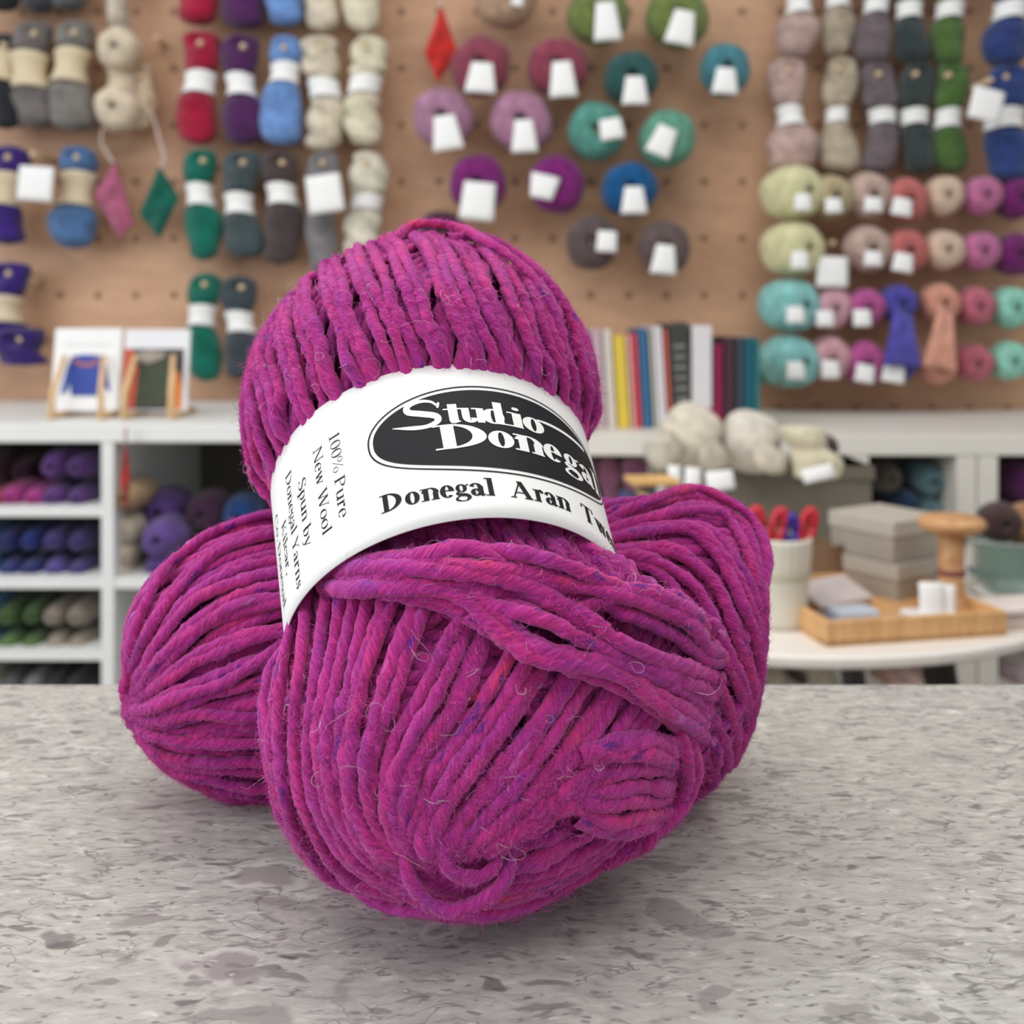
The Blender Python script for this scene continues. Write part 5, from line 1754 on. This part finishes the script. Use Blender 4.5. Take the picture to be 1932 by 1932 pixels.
# wooden stand with a disc top
ps = on_table(1795, 1166) + Vector((0, 0, 0.006))
st = empty('wooden_stand', ps, 'turned wooden stand with round disc top rising from the tray', 'stand')
hk = (1165 - 1000) / F * ps.y
oak = wood('oak_light', (178, 128, 82), (210, 164, 116), 12, (3, 3, 10))
MB().lathe([(0.030, 0.0), (0.030, 0.006), (0.018, 0.010), (0.0145, 0.03), (0.0140, hk * .6), (0.0155, hk - 0.006)], 28).build('post', oak, st, smooth=True)
MB().lathe([(0.016, hk - 0.008), (0.030, hk - 0.006), (0.037, hk), (0.037, hk + 0.005), (0.031, hk + 0.010), (0.010, hk + 0.012)], 40).build('disc_top', oak, st, smooth=True)
MB().lathe([(0.0152, hk * .44), (0.0160, hk * .46), (0.0152, hk * .50)], 28, cap=False).build('red_tie', plain((130, 70, 76), .8), st, smooth=True)
pc = hanging_card(1756, 1098, 46, 62, 0, 'upright price card leaning in the tray before the wooden stand', depth=ps.y - 0.035)
pc2 = hanging_card(1790, 1102, 26, 58, 4, 'narrow folded card beside the upright price card', depth=ps.y - 0.03)


# ribbed crock with scissors
cp = on_table(1470, 1178)
ck = empty('ribbed_crock', cp, 'ribbed cream crock full of red and blue scissor handles', 'crock')
kk = cp.y / F
n = 60
prof = [(0.0, .002), (40, 0.0), (50, 10), (53, 60), (57, 110), (60, 158), (61, 166), (57, 168), (54, 160), (48, 60), (44, 14), (0, 12)]
V = np.zeros((len(prof) * 1, n, 3))
pp = catmull([(a * kk, b_ * kk) for a, b_ in prof], 50)
f = np.linspace(0, 2 * np.pi, n * 2, endpoint=False)
A_, F_ = np.meshgrid(np.arange(50), f, indexing='ij')
rr = np.maximum(pp[A_, 0], 1e-5) * (1 + 0.012 * np.sin(24 * F_))
link('vessel', grid_mesh('vessel', np.stack([rr * np.cos(F_), rr * np.sin(F_), pp[A_, 1]], -1), closed_v=True), plain((214, 208, 192), .35, .5, var=.03), ck)
MB().lathe([(59.5 * kk, 96 * kk), (61 * kk, 100 * kk), (60 * kk, 106 * kk)], 48, cap=False).build('raised_ring', plain((196, 188, 166), .4), ck, smooth=True)
for x, y, dx_, c, lb in ((1424, 1010, 4, (196, 36, 48), 'red scissor handle in the crock, nearest the magenta ball'), (1462, 1012, 14, (192, 36, 52), 'red scissor handle in the middle of the crock'),
                         (1490, 1012, 2, (54, 40, 140), 'blue scissor handle between the red ones in the crock'), (1516, 1012, 16, (190, 30, 46), 'red scissor handle on the far side of the crock')):
    b0, t0_ = at(x - dx_ * .9, y + 60, cp.y), at(x + dx_, y - (50 if c[0] > 100 else 34), cp.y)
    L_ = (t0_ - b0)
    e = empty('scissors', b0, lb, 'scissors', 'scissors standing in the crock')
    loop = [(0.0065 * math.cos(a), 0, 0.018 * math.sin(a)) for a in np.linspace(0, 2 * math.pi, 18)]
    dn_ = L_.normalized()
    sd = Vector((dn_.z, 0, -dn_.x))
    pts = [tuple(L_ * .72 + sd * q[0] + dn_ * q[2]) for q in loop]
    MB().tube(pts, 0.0055, 8).build('handle', plain(c, .35, .5), e, smooth=True)
    MB().tube([(0, 0, 0), tuple(L_ * .5)], [0.003, 0.006], 6).build('blade', plain((150, 150, 152), .3, .8), e, smooth=True)

# wicker basket
wp = on_table(1556, 1112)
wk = wp.y / F
wm, nt, b = new_mat('wicker')
tcw = nd(nt, 'ShaderNodeTexCoord')
wv = nd(nt, 'ShaderNodeTexWave', bands_direction='Z')
wv.inputs['Scale'].default_value = 90
wv.inputs['Distortion'].default_value = 3
nt.links.new(tcw.outputs['Object'], wv.inputs['Vector'])
nt.links.new(ramp(nt, wv.outputs['Fac'], [(0.2, srgb(112, 82, 56)), (0.8, srgb(160, 124, 90))]), b.inputs['Base Color'])
bump(nt, b, wv.outputs['Fac'], .8, .003)
bk_ = MB().lathe([(30 * wk, 0), (38 * wk, 8 * wk), (40 * wk, 50 * wk), (38 * wk, 84 * wk), (40 * wk, 90 * wk), (34 * wk, 90 * wk), (33 * wk, 20 * wk)], 36).build('wicker_basket', wm, None, smooth=True)
bk_.location = wp
tag(bk_, 'brown wicker basket between the ribbed crock and the grey boxes', 'basket')

# two grey lidded boxes stacked
grey_box = plain((168, 160, 148), .7, var=.05)
bp = on_table(1684, 1126)
bkx = bp.y / F
for i, (z0, w_, lb, dxb) in enumerate(((0, 206, 'greige lidded box at the bottom of the stack behind the tray', 0), (78, 200, 'greige lidded box on top of the other one', -2))):
    e = empty('lidded_box', bp + Vector((dxb * bkx, 0.02, z0 * bkx)), lb, 'box', 'greige boxes stacked on the table', rz=0.62 if i == 0 else 0.56)
    W_, D_, H_b = w_ * bkx * .70, 0.095, 76 * bkx
    MB().box(-W_ / 2, W_ / 2, -D_ / 2, D_ / 2, 0, H_b * .64).build('box_body', grey_box, e, bevel=.001)
    MB().box(-W_ / 2 - .002, W_ / 2 + .002, -D_ / 2 - .002, D_ / 2 + .002, H_b * .62, H_b).build('lid', plain((186, 178, 166), .7, var=.04), e, bevel=.001)

# grey storage box with undyed balls on it
gp_y = 1.62
e = empty('storage_box', (at(1450, 900, gp_y).x, gp_y + 0.07, TZ), 'wide dark taupe storage box at the back of the table, undyed balls on top', 'box')
gk = gp_y / F
zt = CAMZ - (880 - HY) * gk - TZ
gm = plain((112, 106, 94), .85, var=.06)
MB().box(-200 * gk, 196 * gk, -0.07, 0.07, 0, zt).build('box_body', gm, e, bevel=.003)
MB().box(-204 * gk, 200 * gk, -0.074, 0.074, zt - 0.02, zt).build('box_rim', gm, e, bevel=.002)
C8 = 'undyed yarn on the taupe storage box'
for x, y, r, c, l, dd, am in ((1302, 822, 62, (222, 212, 192), 'largest undyed wool ball on the taupe box, in front of the books', 1.62, (1.2, .5)),
                          (1250, 850, 36, (212, 204, 186), 'smaller undyed ball leaning on the largest one', 1.58, (1.4, -.6)),
                          (1344, 862, 28, (200, 190, 170), 'darker undyed coil between the two big undyed balls', 1.58, (.9, .9)),
                          (1414, 832, 56, (230, 222, 206), 'smooth oatmeal ball in the middle of the taupe box', 1.62, (1.5, .3)),
                          (1454, 868, 24, (220, 208, 188), 'small oatmeal coil under the smooth ball', 1.57, (1.0, .2))):
    yarn_ball(x, y, r, c, l, group=C8, depth=dd, length=0.085 if r > 50 else 0.05, peg_on=False, aim=am)
hank(1518, 802, 906, 84, (238, 228, 196), 'butter cream skein drooping at the end of the taupe box', group=C8, depth=1.56, lean=.3, twist=.8, peg_y=-400)
yarn_ball(1556, 840, 22, (84, 66, 62), 'dark brown ball just behind the butter cream skein', group=C8, depth=1.64, length=0.06, peg_on=False)
for x, y, w_, h_, r_, lb in ((1272, 878, 24, 46, 0, 'small white label in front of the largest undyed ball'), (1308, 882, 30, 44, 4, 'white label between the two big undyed balls'), (1356, 888, 52, 36, -6, 'wide pale label under the smooth oatmeal ball'), (1540, 880, 60, 26, -14, 'pale lilac card under the butter cream skein')):
    hanging_card(x, y, w_, h_, r_, lb, depth=1.53)

# needle packs and a blue book standing near the counter side of the table
np_ = on_table(1240, 1150)
nk = np_.y / F
for i, (x0, x1, yt, c, lb) in enumerate(((1176, 1204, 936, (60, 70, 120), 'blue packet in the needle rack'), (1206, 1222, 930, (206, 176, 130), 'kraft packet in the needle rack beside the blue one'),
                                         (1224, 1236, 920, (90, 84, 84), 'dark packet in the needle rack'), (1238, 1256, 916, (200, 196, 192), 'white packet in the needle rack'),
                                         (1258, 1270, 914, (150, 110, 90), 'brown packet in the needle rack'), (1272, 1288, 920, (210, 210, 214), 'pale packet at the end of the needle rack'))):
    w_ = (x1 - x0) * nk
    e = flat_thing('needle_packet', Vector(((x0 + x1) / 2 * 0 + at((x0 + x1) / 2, 1000, np_.y).x, np_.y + 0.02, TZ)), w_, 0.05, (1150 - yt) * nk, 0, plain(c, .5, var=.08), lb, 'packet', 'packets in the needle rack')
MB_ = MB().box(-66 * nk, 66 * nk, -0.04, -0.034, 0, 180 * nk).box(-66 * nk, 66 * nk, 0.056, 0.062, 0, 180 * nk).box(-66 * nk, -62 * nk, -0.034, 0.056, 0, 180 * nk).box(62 * nk, 66 * nk, -0.034, 0.056, 0, 180 * nk)
rk = MB_.build('needle_rack', plain((222, 220, 222), .5), None, bevel=.001)
rk.location = (at(1232, 1000, np_.y).x, np_.y + 0.02, TZ)
tag(rk, 'white rack holding needle packets, half behind the magenta balls', 'rack')
yb = flat_thing('notebook', at(1234, 922, np_.y - 0.0) + Vector((0, 0.02, 0.004)), 92 * nk, 0.05, 0.006, 0.12, wood('pencil_wood', (206, 158, 92), (230, 190, 128), 10), 'honey-yellow notebook lying on the needle packets', 'notebook')

# dark wooden bowl, green ribbed glass dish and stacked paper at the edge of the table
dp = on_table(1898, 1120)
dk = dp.y / F
ge = empty('glass_dish', dp, 'pale green ribbed glass dish at the edge of the table', 'dish')
gmat, nt, b = new_mat('ribbed_green_glass')
b.inputs['Base Color'].default_value = srgb(176, 200, 192)
b.inputs['Transmission Weight'].default_value = 0.85
b.inputs['Roughness'].default_value = 0.25
n = 120
f = np.linspace(0, 2 * np.pi, n, endpoint=False)
pp = catmull([(0.001, 0), (50 * dk, 0), (64 * dk, 10 * dk), (68 * dk, 60 * dk), (70 * dk, 102 * dk), (66 * dk, 102 * dk), (62 * dk, 20 * dk), (0.001, 8 * dk)], 40)
A_, F_ = np.meshgrid(np.arange(40), f, indexing='ij')
rr = np.maximum(pp[A_, 0], 1e-5) * (1 + 0.012 * np.sin(40 * F_))
link('dish_body', grid_mesh('dish_body', np.stack([rr * np.cos(F_), rr * np.sin(F_), pp[A_, 1]], -1), closed_v=True), gmat, ge)
yarn_ball(1884, 984, 38, (66, 40, 38), 'dark brown ball resting in the mouth of the green glass dish', depth=dp.y, length=0.05, peg_on=False)
yarn_ball(1936, 990, 40, (186, 134, 90), 'caramel ball in the green glass dish behind the dark brown one', depth=dp.y + 0.03, length=0.05, peg_on=False)
sp_ = on_table(1920, 1180)
for i in range(4):
    flat_thing('paper_stack', sp_ + Vector((0.004 * (i % 2), 0.01, 0.006 * i)), 0.085, 0.06, 0.0055, 0.05 * i, plain(((214, 196, 184), (226, 212, 202), (196, 176, 168), (232, 220, 212))[i], .6),
               ('lowest folded sheet of the pile at the table edge', 'second folded sheet of the pile at the table edge', 'third folded sheet of the pile at the table edge', 'topmost folded sheet of the pile at the table edge')[i], 'paper', 'pile of folded sheets')
